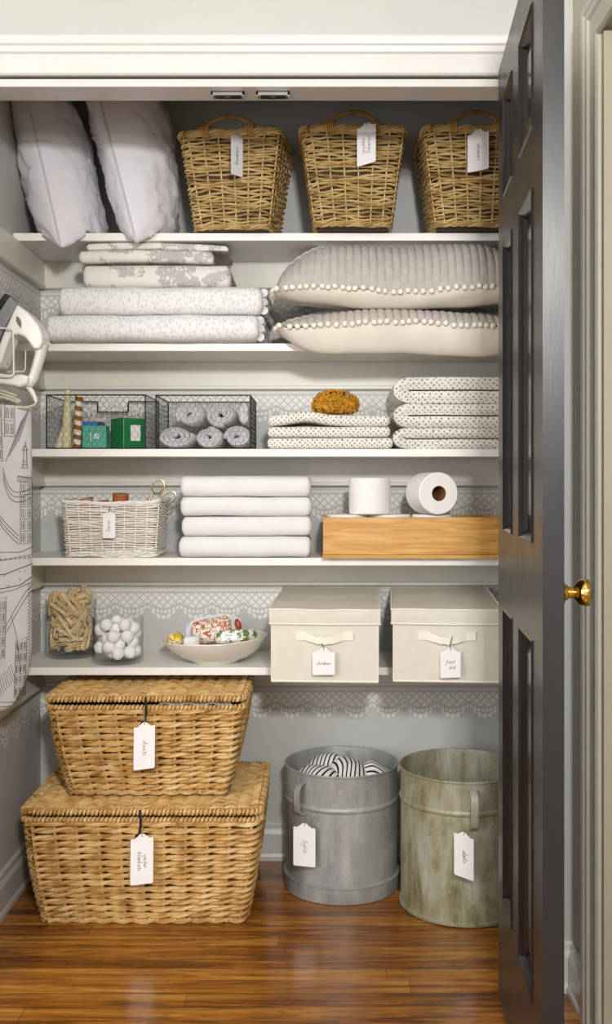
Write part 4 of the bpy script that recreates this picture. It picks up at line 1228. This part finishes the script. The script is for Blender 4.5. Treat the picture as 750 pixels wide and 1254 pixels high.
# boxes
tb = thing('teal_box', 'teal card box with white leaf mark in the left wire basket', 'box', (cx(116, 2.83), 2.845, zb))
G().box(-0.0335, 0.0335, -0.02, 0.02, 0, 0.065).build('carton', mTeal, tb, smooth=False, bevel=0.0012)
g = G()
for k, (a, l) in enumerate(((0, .012), (40, .011), (-40, .011), (80, .010), (-80, .010), (125, .009), (-125, .009))):
    an = radians(a); c = Vector((0.006, -0.0204, 0.034)); d = Vector((sin(an), 0, cos(an))); e = Vector((cos(an), 0, -sin(an)))
    b0 = len(g.v)
    for q in (c, c + d * l * .5 + e * .0028, c + d * l, c + d * l * .5 - e * .0028): g.add(q)
    g.f.append([b0, b0 + 1, b0 + 2, b0 + 3])
g.box(-0.0105, -0.0085, -0.0206, -0.0201, 0.022, 0.046)
g.build('white_logo', mLabelW, tb, smooth=False)
bb = thing('blue_box', 'small blue box lying behind the teal box in wire basket', 'box', (cx(113, 2.90), 2.91, zb))
G().box(-0.031, 0.018, -0.018, 0.018, 0, 0.080).build('carton', mBlue, bb, smooth=False, bevel=0.001)
G().box(0.0185, 0.032, -0.018, 0.018, 0, 0.079).build('cap', mNavy, bb, smooth=False, bevel=0.004)
gb = thing('green_box', 'dark green box standing corner-on with pale label in wire basket', 'box', (cx(156, 2.87), 2.875, zb), radians(43))
G().box(-0.034, 0.034, -0.034, 0.034, 0, 0.087).build('carton', mGreen, gb, smooth=False, bevel=0.001)
G().box(-0.012, 0.020, -0.0348, -0.0343, 0.024, 0.068).build('label', mLabelW, gb, smooth=False)
G().tube([(-.0343, -.0343, 0.001), (-.0343, -.0343, .086)], 0.0009, 5).build('pale_edge', mGreenEdge, gb)
gb.rotation_euler = (0, 0, radians(43))
for ch in gb.children:
    if ch.name.startswith('label'):
        ch.location = (0, 0, 0)

# ================================================================== PINE CRATE AND PAPER ROLLS
cr = thing('pine_crate', 'honey pine crate holding toilet rolls beside the white towel stack', 'crate', (0.250, 2.84, 0.9175))
hw, hd, H = 0.237, 0.105, 0.110; th = 0.011
G().box(-hw, hw, -hd, -hd + th, 0.010, H).build('front_board', mPine, cr, smooth=False, bevel=0.001)
G().box(-hw, hw, hd - th, hd, 0.010, H).build('back_board', mPine, cr, smooth=False, bevel=0.001)
for s_ in (-1, 1):
    x0, x1 = sorted((s_ * hw, s_ * (hw - th)))
    G().box(x0, x1, -hd + th + .0005, hd - th - .0005, 0.010, H + .001).build('end_board', mPine, cr, smooth=False, bevel=0.001)
G().box(-hw - .002, hw + .002, -hd - .003, hd, 0, 0.0095).build('base_board', mPine, cr, smooth=False, bevel=0.001)
g = G()
for x in (-hw + .006, hw - .006):
    for z_ in (0.03, 0.055, 0.085, 0.105): g.tube([(x, -hd - .0006, z_), (x, -hd + .002, z_)], 0.0012, 6)
g.build('nails', mBlack, cr)
def proll():
    t = thing('toilet_roll', 'x', 'toilet roll', (0, 0, 0), 0)
    r, h = 0.0575, 0.100
    g = G(); g.lathe([(0.021, 0), (r - .003, 0), (r, 0.003), (r + .0004, h / 2), (r, h - .003), (r - .003, h), (0.045, h - .0006), (0.03, h), (0.021, h), (0.021, 0)], 56)
    g.build('paper', mRoll, t)
    G().lathe([(0.0208, 0.001), (0.0208, h - .001), (0.0198, h - .001), (0.0198, 0.001), (.0208, .001)], 32).build('core', mCore, t)
    return t
p0 = proll()
spec = [((0.1425, 2.83, 1.0335), (0, 0, 0), 'toilet roll standing upright on top of the pine crate', None),
        ((0.298, 2.860, 1.0335 + 0.0578), (radians(90), 0, radians(17)), 'toilet roll lying on its side showing brown cardboard core', None),
        ((0.080, 2.842, 0.9325), (0, 0, 0), 'toilet roll standing inside the crate, nearest its left end', 'toilet rolls standing inside the crate'),
        ((0.199, 2.842, 0.9325), (0, 0, 0), 'toilet roll inside the crate, under the upright roll', 'toilet rolls standing inside the crate'),
        ((0.318, 2.842, 0.9325), (0, 0, 0), 'toilet roll inside the crate, under the lying roll', 'toilet rolls standing inside the crate')]
for i, (l, rt, lab, grp) in enumerate(spec):
    o = p0 if i == 0 else copy_tree(p0)
    o.location = l; o.rotation_euler = rt; o['label'] = lab
    if grp: o['group'] = grp
spec_l = None

# ================================================================== GLASS JARS
def jar(label, x, y, r, h):
    g = G(); t_ = 0.0022
    g.lathe([(0, 0), (r - .006, 0), (r - .001, 0.003), (r, 0.010), (r, h - .003), (r + .0015, h - .001), (r + .001, h + .0005), (r - t_, h - .001), (r - t_, 0.013), (r - .008, 0.008), (0, 0.007)], 64)
    o = g.build('glass_jar', mGlass.m if isinstance(mGlass, Mt) else mGlass, ang=50); o.location = (x, y, 0.6205)
    return tag(o, label, 'jar')
J1 = (-0.716, 2.952); J2 = (-0.560, 2.851)
jar('taller clear glass jar full of wooden clothespins', J1[0], J1[1], 0.0725, 0.166)
jar('shorter clear glass jar of cotton balls beside clothespin jar', J2[0], J2[1], 0.0705, 0.124)
# clothespins
R = random.Random(21)
pin0 = None; placed = 0
def clothespin():
    t = thing('clothespin', 'pale wooden spring clothespin in the taller glass jar', 'clothespin', (0, 0, 0), 0, 'wooden clothespins in the glass jar')
    for s_ in (-1, 1):
        g = G()
        out = [(-.036, .0012), (-.036, .0050), (-.030, .0072), (.010, .0072), (.036, .0052), (.036, .0018), (.026, .0008), (.012, .0014), (.006, .0028), (.002, .0010), (-.010, .0008)]
        g.prism([(a, b * s_) for a, b in out], lambda p, q, sd: (p, -.0050 if sd == 0 else .0050, q)); g.build('prong', mPin, t, smooth=False)
    g = G(); g.tube([(0.004, -.0062, .007), (0.004, -.0062, -.007)], 0.0009, 4); g.tube([(0.004, .0062, .007), (0.004, .0062, -.007)], 0.0009, 4); g.tube([(0.004, -.0055, .001), (0.004, .0055, .001)], 0.0024, 6)
    g.build('spring', mSpring, t); return t
pin0 = clothespin()
pins = []; tries = 0
def segd(p1, q1, p2, q2):
    best = 9
    for i in range(7):
        a = p1.lerp(q1, i / 6)
        for j in range(7):
            b = p2.lerp(q2, j / 6); d = (a - b).length
            if d < best: best = d
    return best
lim = 0.0695 - 0.003
for lvl in range(60):
    pass
while len(pins) < 90 and tries < 16000:
    tries += 1
    z_ = 0.018 + 0.148 * (len(pins) / 90) ** 1.0 + R.uniform(-.004, .012)
    el = R.uniform(-1, 1) * radians(62 if z_ > .05 else 18); az = R.uniform(0, 2 * pi)
    d = Vector((cos(el) * cos(az), cos(el) * sin(az), sin(el)))
    # favour the visible front shell of the jar
    rad_ = 0.060 * R.random() ** 0.45; pa = R.uniform(0, 2 * pi); az = pa + pi / 2 + R.uniform(-.6, .6); d = Vector((cos(el) * cos(az), cos(el) * sin(az), sin(el)))
    c = Vector((rad_ * cos(pa), rad_ * sin(pa), z_))
    a = c - d * .036; b = c + d * .036
    if max(a.xy.length, b.xy.length) > lim - .006 or min(a.z, b.z) < 0.0165: continue
    dm = 0.0098 if tries < 8000 else 0.0082
    if any(segd(a, b, p[0], p[1]) < dm for p in pins): continue
    pins.append((a, b, d, c))
for i, (a, b, d, c) in enumerate(pins):
    o = pin0 if i == 0 else copy_tree(pin0)
    o.rotation_mode = 'QUATERNION'
    o.rotation_quaternion = d.to_track_quat('X', 'Z') @ Matrix.Rotation(R.uniform(0, 6.28), 3, 'X').to_quaternion()
    o.location = Vector((J1[0], J1[1], 0.6205)) + c
# cotton balls
R = random.Random(4); rb = 0.0180; balls = []
cb = G().ball((0, 0, 0), rb, 18, 12, (1, 1, .96), 0.10, 120).build('cotton_ball', mCotton)
tag(cb, 'white fluffy cotton ball in the shorter glass jar', 'cotton ball', 'cotton balls in the glass jar')
for i in range(34):
    best = None
    for k in range(400):
        a = R.uniform(0, 2 * pi); q = (0.0675 - rb) * sqrt(R.random()); x, y = q * cos(a), q * sin(a)
        z_ = 0.0135 + rb
        for (bx, by, bz) in balls:
            d2_ = (x - bx) ** 2 + (y - by) ** 2
            if d2_ < (1.78 * rb) ** 2: z_ = max(z_, bz + sqrt((1.78 * rb) ** 2 - d2_))
        sc_ = z_ + (0.06 if False else 0) - 0.10 * x
        if best is None or sc_ < best[0]: best = (sc_, x, y, z_)
    if best[3] > 0.116: break
    balls.append(best[1:])
for i, p in enumerate(balls):
    o = cb if i == 0 else cb.copy()
    if i: COL.objects.link(o)
    o.location = (J2[0] + p[0], J2[1] + p[1], 0.6205 + p[2]); o.rotation_euler = (R.random() * 6, R.random() * 6, R.random() * 6)

# ================================================================== BOWL
BX, BY, BZ = -0.2895, 2.862, 0.6205
g = G(); g.lathe([(0, 0.006), (0.042, 0.006), (0.044, 0.0), (0.062, 0.0), (0.066, 0.004), (0.095, 0.016), (0.122, 0.034), (0.140, 0.056), (0.146, 0.066), (0.1455, 0.0685), (0.1425, 0.068), (0.134, 0.056), (0.118, 0.040), (0.09, 0.022), (0.055, 0.012), (0, 0.010)], 72)
g.mp(lambda p: Vector((p.x, p.y, p.z + (0.045 * p.x if p.z > 0.03 else 0) * min(1, (p.z - .03) / .03 if p.z > .03 else 0) + 0.0015 * noise.noise(Vector((p.x * 12, p.y * 12, 0))) * (p.z > .05))))
o = g.build('bowl', mCeramic); o.location = (BX, BY, BZ)
tag(o, 'wide shallow cream ceramic bowl of wrapped soaps', 'bowl')
def soap(name, lab, loc, size, mat, rot, amp=0.10, extra=None, ex=.45):
    t = thing(name, lab, 'wrapped soap', (BX + loc[0], BY + loc[1], BZ + loc[2])); t.rotation_euler = [radians(a) for a in rot]
    g = G(); g.ball((0, 0, 0), 1.0, 26, 16, size, 0, 1, ex)
    g.mp(lambda p: p * (1 + amp * noise.noise(p * 55 + Vector(loc) * 40)))
    g.build('wrapper', mat, t, ang=60)
    if extra: extra(t)
    return t
soap('wrapped_soap', 'round soap in yellow flower paper at the left bowl side', (-0.103, -0.062, 0.068), (0.022, 0.021, 0.022), mWrapYel, (0, 0, 0), 0.22, ex=.8)
soap('wrapped_soap', 'small white wrapped soap between yellow and poppy ones', (-0.058, -0.066, 0.062), (0.023, 0.018, 0.020), mTissue, (0, 0, 10), 0.22, ex=.7)
def printed(t):
    g = G(); lettering(g, 'poppies', 0.0055, lambda u, v: Vector((0.024 + v, -0.0225, 0.036 - u * .8)), 0.0007)
    lettering(g, 'flower', 0.0055, lambda u, v: Vector((0.038 + v, -0.0225, 0.034 - u * .8)), 0.0007)
    g.build('printed_lettering', mPaperLetters, t)
soap('wrapped_soap', 'largest soap bar in red poppy paper, leaning in bowl', (-0.006, -0.020, 0.088), (0.056, 0.019, 0.034), mWrapRed, (-20, -12, 4), 0.07)
def labelled(t):
    G().box(-0.025, 0.018, -0.0285, -0.0272, -0.010, 0.010).build('paper_band', mLabelW, t, smooth=False)
    g = G(); lettering(g, 'floral', 0.0035, lambda u, v: Vector((u - .004, -0.0288, v + .003)), 0.0004); lettering(g, 'soap', 0.003, lambda u, v: Vector((u - .004, -0.0288, v - .006)), 0.0004)
    g.build('printed_lettering', mPaperLetters, t)
soap('wrapped_soap', 'soap bar with green leaf paper and white band in front', (0.052, -0.054, 0.077), (0.046, 0.026, 0.019), mWrapGrn, (-8, -5, -4), 0.05, labelled)
soap('wrapped_soap', 'small leaf-print soap at the right inside the bowl', (0.100, -0.028, 0.076), (0.018, 0.020, 0.018), mWrapGrn, (0, 20, 20), 0.2, ex=.7)
# crumpled tissue behind
g = G(); R = random.Random(2)
g.grid(26, 22, lambda u, v: Vector((-0.075 + 0.155 * u, 0.015 + 0.05 * v + .008 * noise.noise(Vector((u * 9, v * 9, 1))), 0.048 + 0.062 * v * (0.35 + .75 * sin(pi * min(1, u * .62 + .12))) + 0.010 * noise.noise(Vector((u * 14, v * 12, 5))))))
o = g.build('tissue_paper', mTissue, smooth=False); o.location = (BX - 0.012, BY, BZ + 0.008)
sm = o.modifiers.new('thick', 'SOLIDIFY'); sm.thickness = 0.0008
tag(o, 'crumpled white tissue paper standing up behind the bowl soaps', 'tissue paper')
t = thing('seed_packet', 'white paper tube with black print and red end in the bowl', 'wrapper', (BX + 0.040, BY + 0.0, BZ + 0.075)); t.rotation_euler = (radians(-12), radians(-22), 0)
g = G(); g.prism([(-.022, 0), (.022, 0), (.024, .050), (-.020, .052)], lambda p, q, sd: (p, -.004 if sd == 0 else .004, q)); g.build('packet', mTissue, t, smooth=False)
g = G(); lettering(g, 'poppies', 0.0060, lambda u, v: Vector((-0.005 + v, -0.0046, 0.030 - u)), 0.0008); lettering(g, 'flowers', 0.0060, lambda u, v: Vector((0.007 + v, -0.0046, 0.030 - u)), 0.0008)
g.build('printed_lettering', mPaperLetters, t)
G().ball((0, 0, 0), 0.011, 14, 10, (.75, .7, 1.5)).build('red_end', plain('red_wrapper', 'b8402a', .4, var=.2, sc=90), t, loc=(0.034, -0.006, 0.016))

# ================================================================== FABRIC BOXES
def fabric_box(label, x, rz, wid=0.272, dep=0.43):
    t = thing('fabric_box', label, 'storage box', (x, 2.60, 0.6205), rz, 'cream lidded fabric boxes')
    hw = wid / 2; H = 0.152; sag = 0.009; ov = YS - 2.60 - 0.010
    def dz(y): return -sag * max(0, 1 - y / ov) if y < ov else 0
    def pt(x_, y_, z_): return Vector((x_, y_, z_ + (dz(y_) if z_ < 0.05 else 0)))
    # body
    g = G()
    ny = 14
    ys = [0, .03, .06, .09, .12, ov, .2, .3, dep]
    for i in range(len(ys) - 1):
        a, b = ys[i], ys[i + 1]
        g.f  # bottom strip
        k = len(g.v)
        for q in (pt(-hw, a, 0), pt(hw, a, 0), pt(hw, b, 0), pt(-hw, b, 0)): g.add(q)
        g.f.append([k, k + 1, k + 2, k + 3])
        for sx in (-1, 1):
            k = len(g.v)
            for q in (pt(sx * hw, a, 0), pt(sx * hw, b, 0), pt(sx * hw, b, H), pt(sx * hw, a, H)): g.add(q)
            g.f.append([k, k + 1, k + 2, k + 3])
    for y_ in (0, dep):
        g.grid(18, 10, lambda u, v: pt(-hw + 2 * hw * u, y_ - (0.003 * sin(pi * u) * sin(pi * v) if y_ == 0 else 0), v * H))
    import itertools
    g.build('body', mCanvas, t, ang=50)
    # piping on the body edges
    g = G(); r = 0.0022
    g.tube([pt(-hw, dep, 0.003)] + [pt(-hw, y_, 0.003) for y_ in ys[::-1]] + [pt(hw, y_, 0.003) for y_ in ys] , r, 6)
    for sx in (-1, 1): g.tube([pt(sx * hw, 0, 0.002), pt(sx * hw, -0.0005, 0.03), pt(sx * hw, 0, H)], r * .8, 6)
    g.build('piping', mPiping, t)
    # lid: skirt and slightly domed top
    lw = hw + 0.0055; z0, z1 = 0.141, 0.177; rise = 0.012
    lid = G()
    def lt(u, v): return Vector((-lw + 2 * lw * u, -0.006 + (dep + .012) * v, z1 + rise * v + 0.003 * sin(pi * u) * sin(pi * v) + 0.0025 * noise.noise(Vector((u * 3, v * 4, x * 9)))))
    lid.grid(20, 20, lt)
    for y_, vv in ((-0.006, 0), (dep + .006, 1)):
        lid.grid(20, 6, lambda u, v: Vector((-lw + 2 * lw * u, y_ - 0.0015 * sin(v * pi) + 0.0015 * noise.noise(Vector((u * 6, v * 2, x * 5))), z0 + v * (lt(u, vv).z - z0))))
    for sx, uu in ((-lw, 0), (lw, 1)):
        lid.grid(20, 4, lambda u, v: Vector((sx, -0.006 + (dep + .012) * u, z0 + v * (lt(uu, u).z - z0))))
    lo = lid.build('lid', mCanvas, t, ang=50)
    g = G(); ring = [lt(0, 1 - k / 12) for k in range(13)] + [lt(k / 12, 0) for k in range(13)] + [lt(1, k / 12) for k in range(13)]
    g.tube(ring, 0.0024, 6)
    g.tube([Vector((-lw, dep, z0)), Vector((-lw, -0.006, z0)), Vector((0, -0.008, z0 - .001)), Vector((lw, -0.006, z0)), Vector((lw, dep, z0))], 0.0018, 6)
    g.build('lid_piping', mPiping, t)
    # strap handle
    g = G(); n = 24
    for k in range(n + 1):
        f = k / n; x_ = -0.073 + 0.146 * f
        e = 0 if (f < .16 or f > .84) else sin(pi * (f - .16) / .68)
        zc = 0.111 - 0.011 * e; y_ = -0.004 - 0.014 * e
        hh = 0.0115 * (1 - .22 * e)
        for (a, b) in ((-1, 0), (1, 0), (1, 1), (-1, 1)): g.add((x_, y_ - 0.002 * b, zc + a * hh + 0.0012 * sin(k * 1.9) * e))
    for k in range(n):
        for j in range(4): g.f.append([k * 4 + j, k * 4 + (j + 1) % 4, k * 4 + 4 + (j + 1) % 4, k * 4 + 4 + j])
    g.f.append([3, 2, 1, 0]); g.f.append([4 * n, 4 * n + 1, 4 * n + 2, 4 * n + 3])
    hnd = g.build('strap_handle', mPiping, t, ang=60)
    g = G()
    for sx in (-1, 1):
        x0 = sx * 0.066
        for (a, b, c, d) in ((-.005, .103, .005, .103), (-.005, .119, .005, .119), (-.005, .103, -.005, .119), (.005, .103, .005, .119)):
            g.tube([(x0 + a, -0.0063, b), (x0 + c, -0.0063, d)], 0.0004, 4)
    g.build('stitching', mCanvas, hnd)
    return t
fabric_box('cream lidded fabric box with strap, left of the two', 0.0165, radians(-3.0))
fabric_box('cream lidded fabric box beside charcoal door, right of the two', 0.328, radians(-4.0))
make_tag(396.5, 793, 2.575, 27.5, 33.5, ['children'], 'square white tag on the left cream fabric box', vertical=False, lh=0.0045, string=[(-0.004, 0.002, 0.010), (-0.003, 0.002, 0.004)])
make_tag(552, 793, 2.575, 25, 37, ['first', 'aid'], 'white tag reading first aid on the right fabric box', vertical=False, lh=0.0052, shear=0.04, string=[(0.004, -0.004, 0.028), (0.0, 0.002, 0.012), (-0.001, 0.002, 0.004)])

# ================================================================== IRONING BOARD, IRON AND HOLDER
BC = Vector((-0.762, 2.445, 0)); BD = Vector((0.5, 0.867, 0)).normalized(); BN = Vector((0.867, -0.5, 0)).normalized()
brd = thing('ironing_board', 'upright ironing board with white cover of black city line drawings', 'ironing board', (BC.x, BC.y, 0.572))
def half(z):      # half width at height z above the nose
    if z <= 0: return 0
    if z < 0.16: return 0.098 * (1 - (1 - z / 0.16) ** 2.2) ** 0.62
    return 0.098
def bpnt(a, z, t): return BD * a + BN * t + Vector((0, 0, z))
HB = 0.735
g = G(); nz_ = 60
zs = [0.0005 + (0.16 * (k / 24) ** 1.8 if k <= 24 else 0.16 + (HB - .16) * (k - 24) / (nz_ - 24)) for k in range(nz_ + 1)]
NR = 20; rings = []
for z_ in zs:
    hw_ = half(z_); ring = []
    for k in range(NR):
        a = 2 * pi * k / NR; sp = lambda q, e: math.copysign(abs(q) ** e, q)
        ring.append(g.add(bpnt(hw_ * sp(cos(a), .55), z_ + 0.002 * noise.noise(Vector((z_ * 20, k, 0))), 0.013 * sp(sin(a), .5) * min(1, hw_ / .03) + 0.0012 * noise.noise(Vector((z_ * 25, cos(a) * 3, sin(a) * 3))))))
    rings.append(ring)
for a, b in zip(rings[:-1], rings[1:]):
    for k in range(NR): g.f.append([a[k], a[(k + 1) % NR], b[(k + 1) % NR], b[k]])
g.f.append(rings[0]); g.f.append(rings[-1][::-1])
g.build('padded_cover', mBoardCloth, brd, ang=60)
# printed drawing: houses, windows, street lines
g = G(); R = random.Random(77); TT = 0.0142
def ln(pts, r=0.0006):
    g.tube([bpnt(a, z_, TT - 0.0006 * (abs(a) > .085)) for a, z_ in pts], r, 4)
def house(a0, a1, z0, z1, nc, nr, lean=0.0):
    ln([(a0, z0), (a0 + lean, z1), (a1 + lean, z1 + .006), (a1, z0)])
    for r_ in range(nr):
        zz0 = z0 + (z1 - z0) * (r_ + .18) / nr; zz1 = z0 + (z1 - z0) * (r_ + .82) / nr
        for c_ in range(nc):
            f0 = (c_ + .2) / nc; f1 = (c_ + .8) / nc; lx = lean * (r_ + .5) / nr
            x0 = a0 + (a1 - a0) * f0 + lx; x1 = a0 + (a1 - a0) * f1 + lx
            ln([(x0, zz0), (x0, zz1), (x1, zz1), (x1, zz0), (x0, zz0)], 0.0005)
            xm = (x0 + x1) / 2; ln([(xm, zz0), (xm, zz1)], 0.0007)
            if R.random() < .6: ln([(x0, (zz0 + zz1) / 2), (x1, (zz0 + zz1) / 2)], 0.0005)
        ln([(a0 + lean * r_ / nr - .002, z0 + (z1 - z0) * r_ / nr), (a1 + lean * r_ / nr + .002, z0 + (z1 - z0) * r_ / nr + .001)], 0.0005)
def curve(a0, z0, a1, z1, bend, n=14, r=0.0006):
    ln([(a0 + (a1 - a0) * k / n + bend * sin(pi * k / n) * .5, z0 + (z1 - z0) * k / n + bend * sin(pi * k / n)) for k in range(n + 1)], r)
house(-.09, -.052, .62, .733, 3, 3); house(-.046, -.006, .60, .73, 3, 4, -.004); house(0.0, 0.032, .66, .735, 2, 2); house(.05, .090, .40, .55, 2, 5); house(-.09, -.06, .42, .55, 2, 3)
for k in range(5): curve(0.004 + .010 * k, .60 + .012 * k, .055 + .006 * k, .70 + .008 * k, .012)
for k in range(3): curve(-.005, .585 - .012 * k, .085, .535 - .012 * k, -.03)
for k in range(3): curve(-.085 + .01 * k, .60 - .02 * k, .045, .42 - .01 * k, -.02)
# tower / fountain
for q in (0, .008, .016): ln([(.052 + q * .3, .585 + q), (.075 - q * .3, .585 + q)])
ln([(.058, .585), (.062, .628), (.068, .650), (.070, .628), (.073, .585)]); ln([(.056, .628), (.064, .640), (.076, .628), (.056, .628)])
ln([(.040, .565), (.088, .560)]); ln([(.040, .553), (.088, .548)]); 
for k in range(9): ln([(.042 + k * .0055, .553), (.042 + k * .0055, .565)], .0005)
ln([(-.095, .372), (-.02, .384), (.05, .380), (.092, .392)]); ln([(-.095, .357), (.092, .372)]); ln([(-.095, .335), (0, .330), (.092, .350)], .0009)
for k in range(12):
    a = -.09 + .015 * k; ln([(a, .362), (a + .004, .368), (a + .009, .363)], .0006)
for k in range(16):
    a = R.uniform(-.09, .09); z_ = R.uniform(.295, .335); ln([(a, z_), (a + .006, z_ + R.uniform(-.002, .004))], .0006)
ln([(-.095, .290), (-.02, .296), (.05, .300), (.09, .318)], .0009); ln([(-.095, .282), (.03, .290), (.09, .305)])
house(-.04, .0, .13, .27, 3, 5, .006); house(.03, .066, .03, .165, 3, 5, .006); house(-.095, -.06, .12, .25, 2, 4)
curve(.0, .20, .09, .30, .015); curve(.005, .19, .09, .285, .015); curve(.02, .23, .05, .08, .01); curve(-.08, .28, -.03, .06, -.02); curve(-.09, .10, .03, .02, -.02); curve(-.09, .085, .02, .012, -.02)
for k in range(26):
    z_ = .08 + .0082 * k; ln([(.074, z_), (.086, z_ + .006), (.076, z_ + .010)], .0005)
for k in range(10): ln([(-.02 + .006 * k, .035 + .004 * k), (-.035 + .006 * k, .075 + .004 * k)], .0005)
g.build('printed_city_drawing', mDraw, brd)

ir = thing('clothes_iron', 'white electric steam iron standing tip-up above the ironing board', 'iron', (-0.745, 2.475, 1.372))
IO = Vector((-0.745, 2.475, 1.372)); YI_ = 2.475
def ip(px, py, t=0.0): p = at(px, py, YI_); return Vector((p.x - IO.x, t, p.z - IO.z))
def iprism(out, th0, m, name, bevel=0.004, par=ir, off=0.0):
    g = G(); g.prism(out, lambda p, q, sd: ip(p, q, off + (-th0 if sd == 0 else th0))); return g.build(name, m, par, bevel=bevel, ang=50)
iprism([(13, 363), (18, 365.5), (12, 374), (-2, 394), (-20, 424), (-25, 421), (-8, 392), (2, 377)], 0.045, mBlack, 'soleplate', 0.002)
iprism([(16, 368), (19, 366.5), (26, 377), (16, 395), (6, 415), (-4, 438), (-21, 440), (-19, 424), (-1, 394)], 0.040, mIronG, 'water_tank', 0.003)
iprism([(26, 376), (38, 384.5), (45, 392), (52, 401), (56, 411), (57, 420), (54, 429), (46, 430), (40, 421), (35, 415), (28, 412), (19, 413), (15, 422), (8, 443), (3, 452), (-4, 452), (2, 432), (10, 410), (20, 388)], 0.038, mIronW, 'body', 0.005)
g = G(); g.tube([ip(51, 422), ip(49, 436), ip(45, 450), ip(41, 463), ip(35, 471)], [.0165, .014, .013, .013, .013], 14, flat=(1.5, .9)); g.build('handle', mIronW, ir)
iprism([(40, 462), (38, 472), (30, 475.5), (22, 474), (0, 471), (-22, 466), (-22, 452), (0, 458), (20, 462), (30, 460)], 0.036, mIronW, 'heel', 0.005)
g = G(); g.tube([ip(12, 420, .01), ip(6, 446, .012)], .0035, 6); g.build('tank_strip', mIronG, ir)
g = G(); g.prism([(26, 390), (30, 393), (32, 398), (31.5, 405), (28, 401), (25.5, 396)], lambda p, q, sd: ip(p, q, -0.0395 if sd == 0 else -0.037)); g.build('badge', mBadge, ir, smooth=False)
G().ball(ip(52.5, 430, -0.004), 0.0045, 10, 7, (1, 1.6, 1)).build('red_button', mRed, ir)
g = G(); g.tube([ip(34, 473), ip(40, 480), ip(44.5, 492)], [.0062, .0055, .0042], 10)
for k in range(6): g.tube([ip(36 + k * 1.5, 475.5 + k * 2.6), ip(36.5 + k * 1.5, 476.6 + k * 2.6)], 0.0072, 10)
g.build('cord_sleeve', mIronW, ir)
g = G(); g.tube([ip(44.5, 492), ip(42, 496), ip(34, 498.5), ip(22, 499), ip(8, 497), ip(-12, 494)], 0.0028, 8)
g.tube([ip(-12, 484, .01), ip(6, 487, .01), ip(20, 492, .01), ip(24, 491, .01), ip(14, 486, .012), ip(-12, 478, .012)], 0.003, 8)
g.tube([ip(-12, 474, .02), ip(4, 479, .02), ip(18, 484, .02)], 0.003, 8); g.build('cord', mCordM, ir)
ho = thing('iron_holder', 'white wire iron holder fixed above the ironing board', 'holder', (-0.80, 2.42, 1.36))
HO = Vector((-0.80, 2.42, 1.36))
def hp(px, py, y): p = at(px, py, y); return p - HO
g = G(); y1 = 2.415
g.tube([hp(-24, 401, y1), hp(10, 402, y1), hp(14.5, 402.5, y1), hp(15.8, 405, y1), hp(16.5, 430, y1), hp(17, 456, y1), hp(16, 459, y1), hp(13, 460, y1), hp(-24, 458.5, y1)], .0022, 8)
y2 = 2.535
g.tube([hp(-14, 420, y2), hp(28, 420, y2), hp(31, 421, y2), hp(31.5, 424, y2), hp(31, 452, y2), hp(29, 455, y2), hp(-14, 455, y2)], .0020, 8)
g.build('wire_cage', mWhiteWire, ho)
G().box(-0.0265, -0.018, 0.0, 0.11, -0.02, 0.14).build('back_plate', mWhiteWire, ho, smooth=False, bevel=.002)
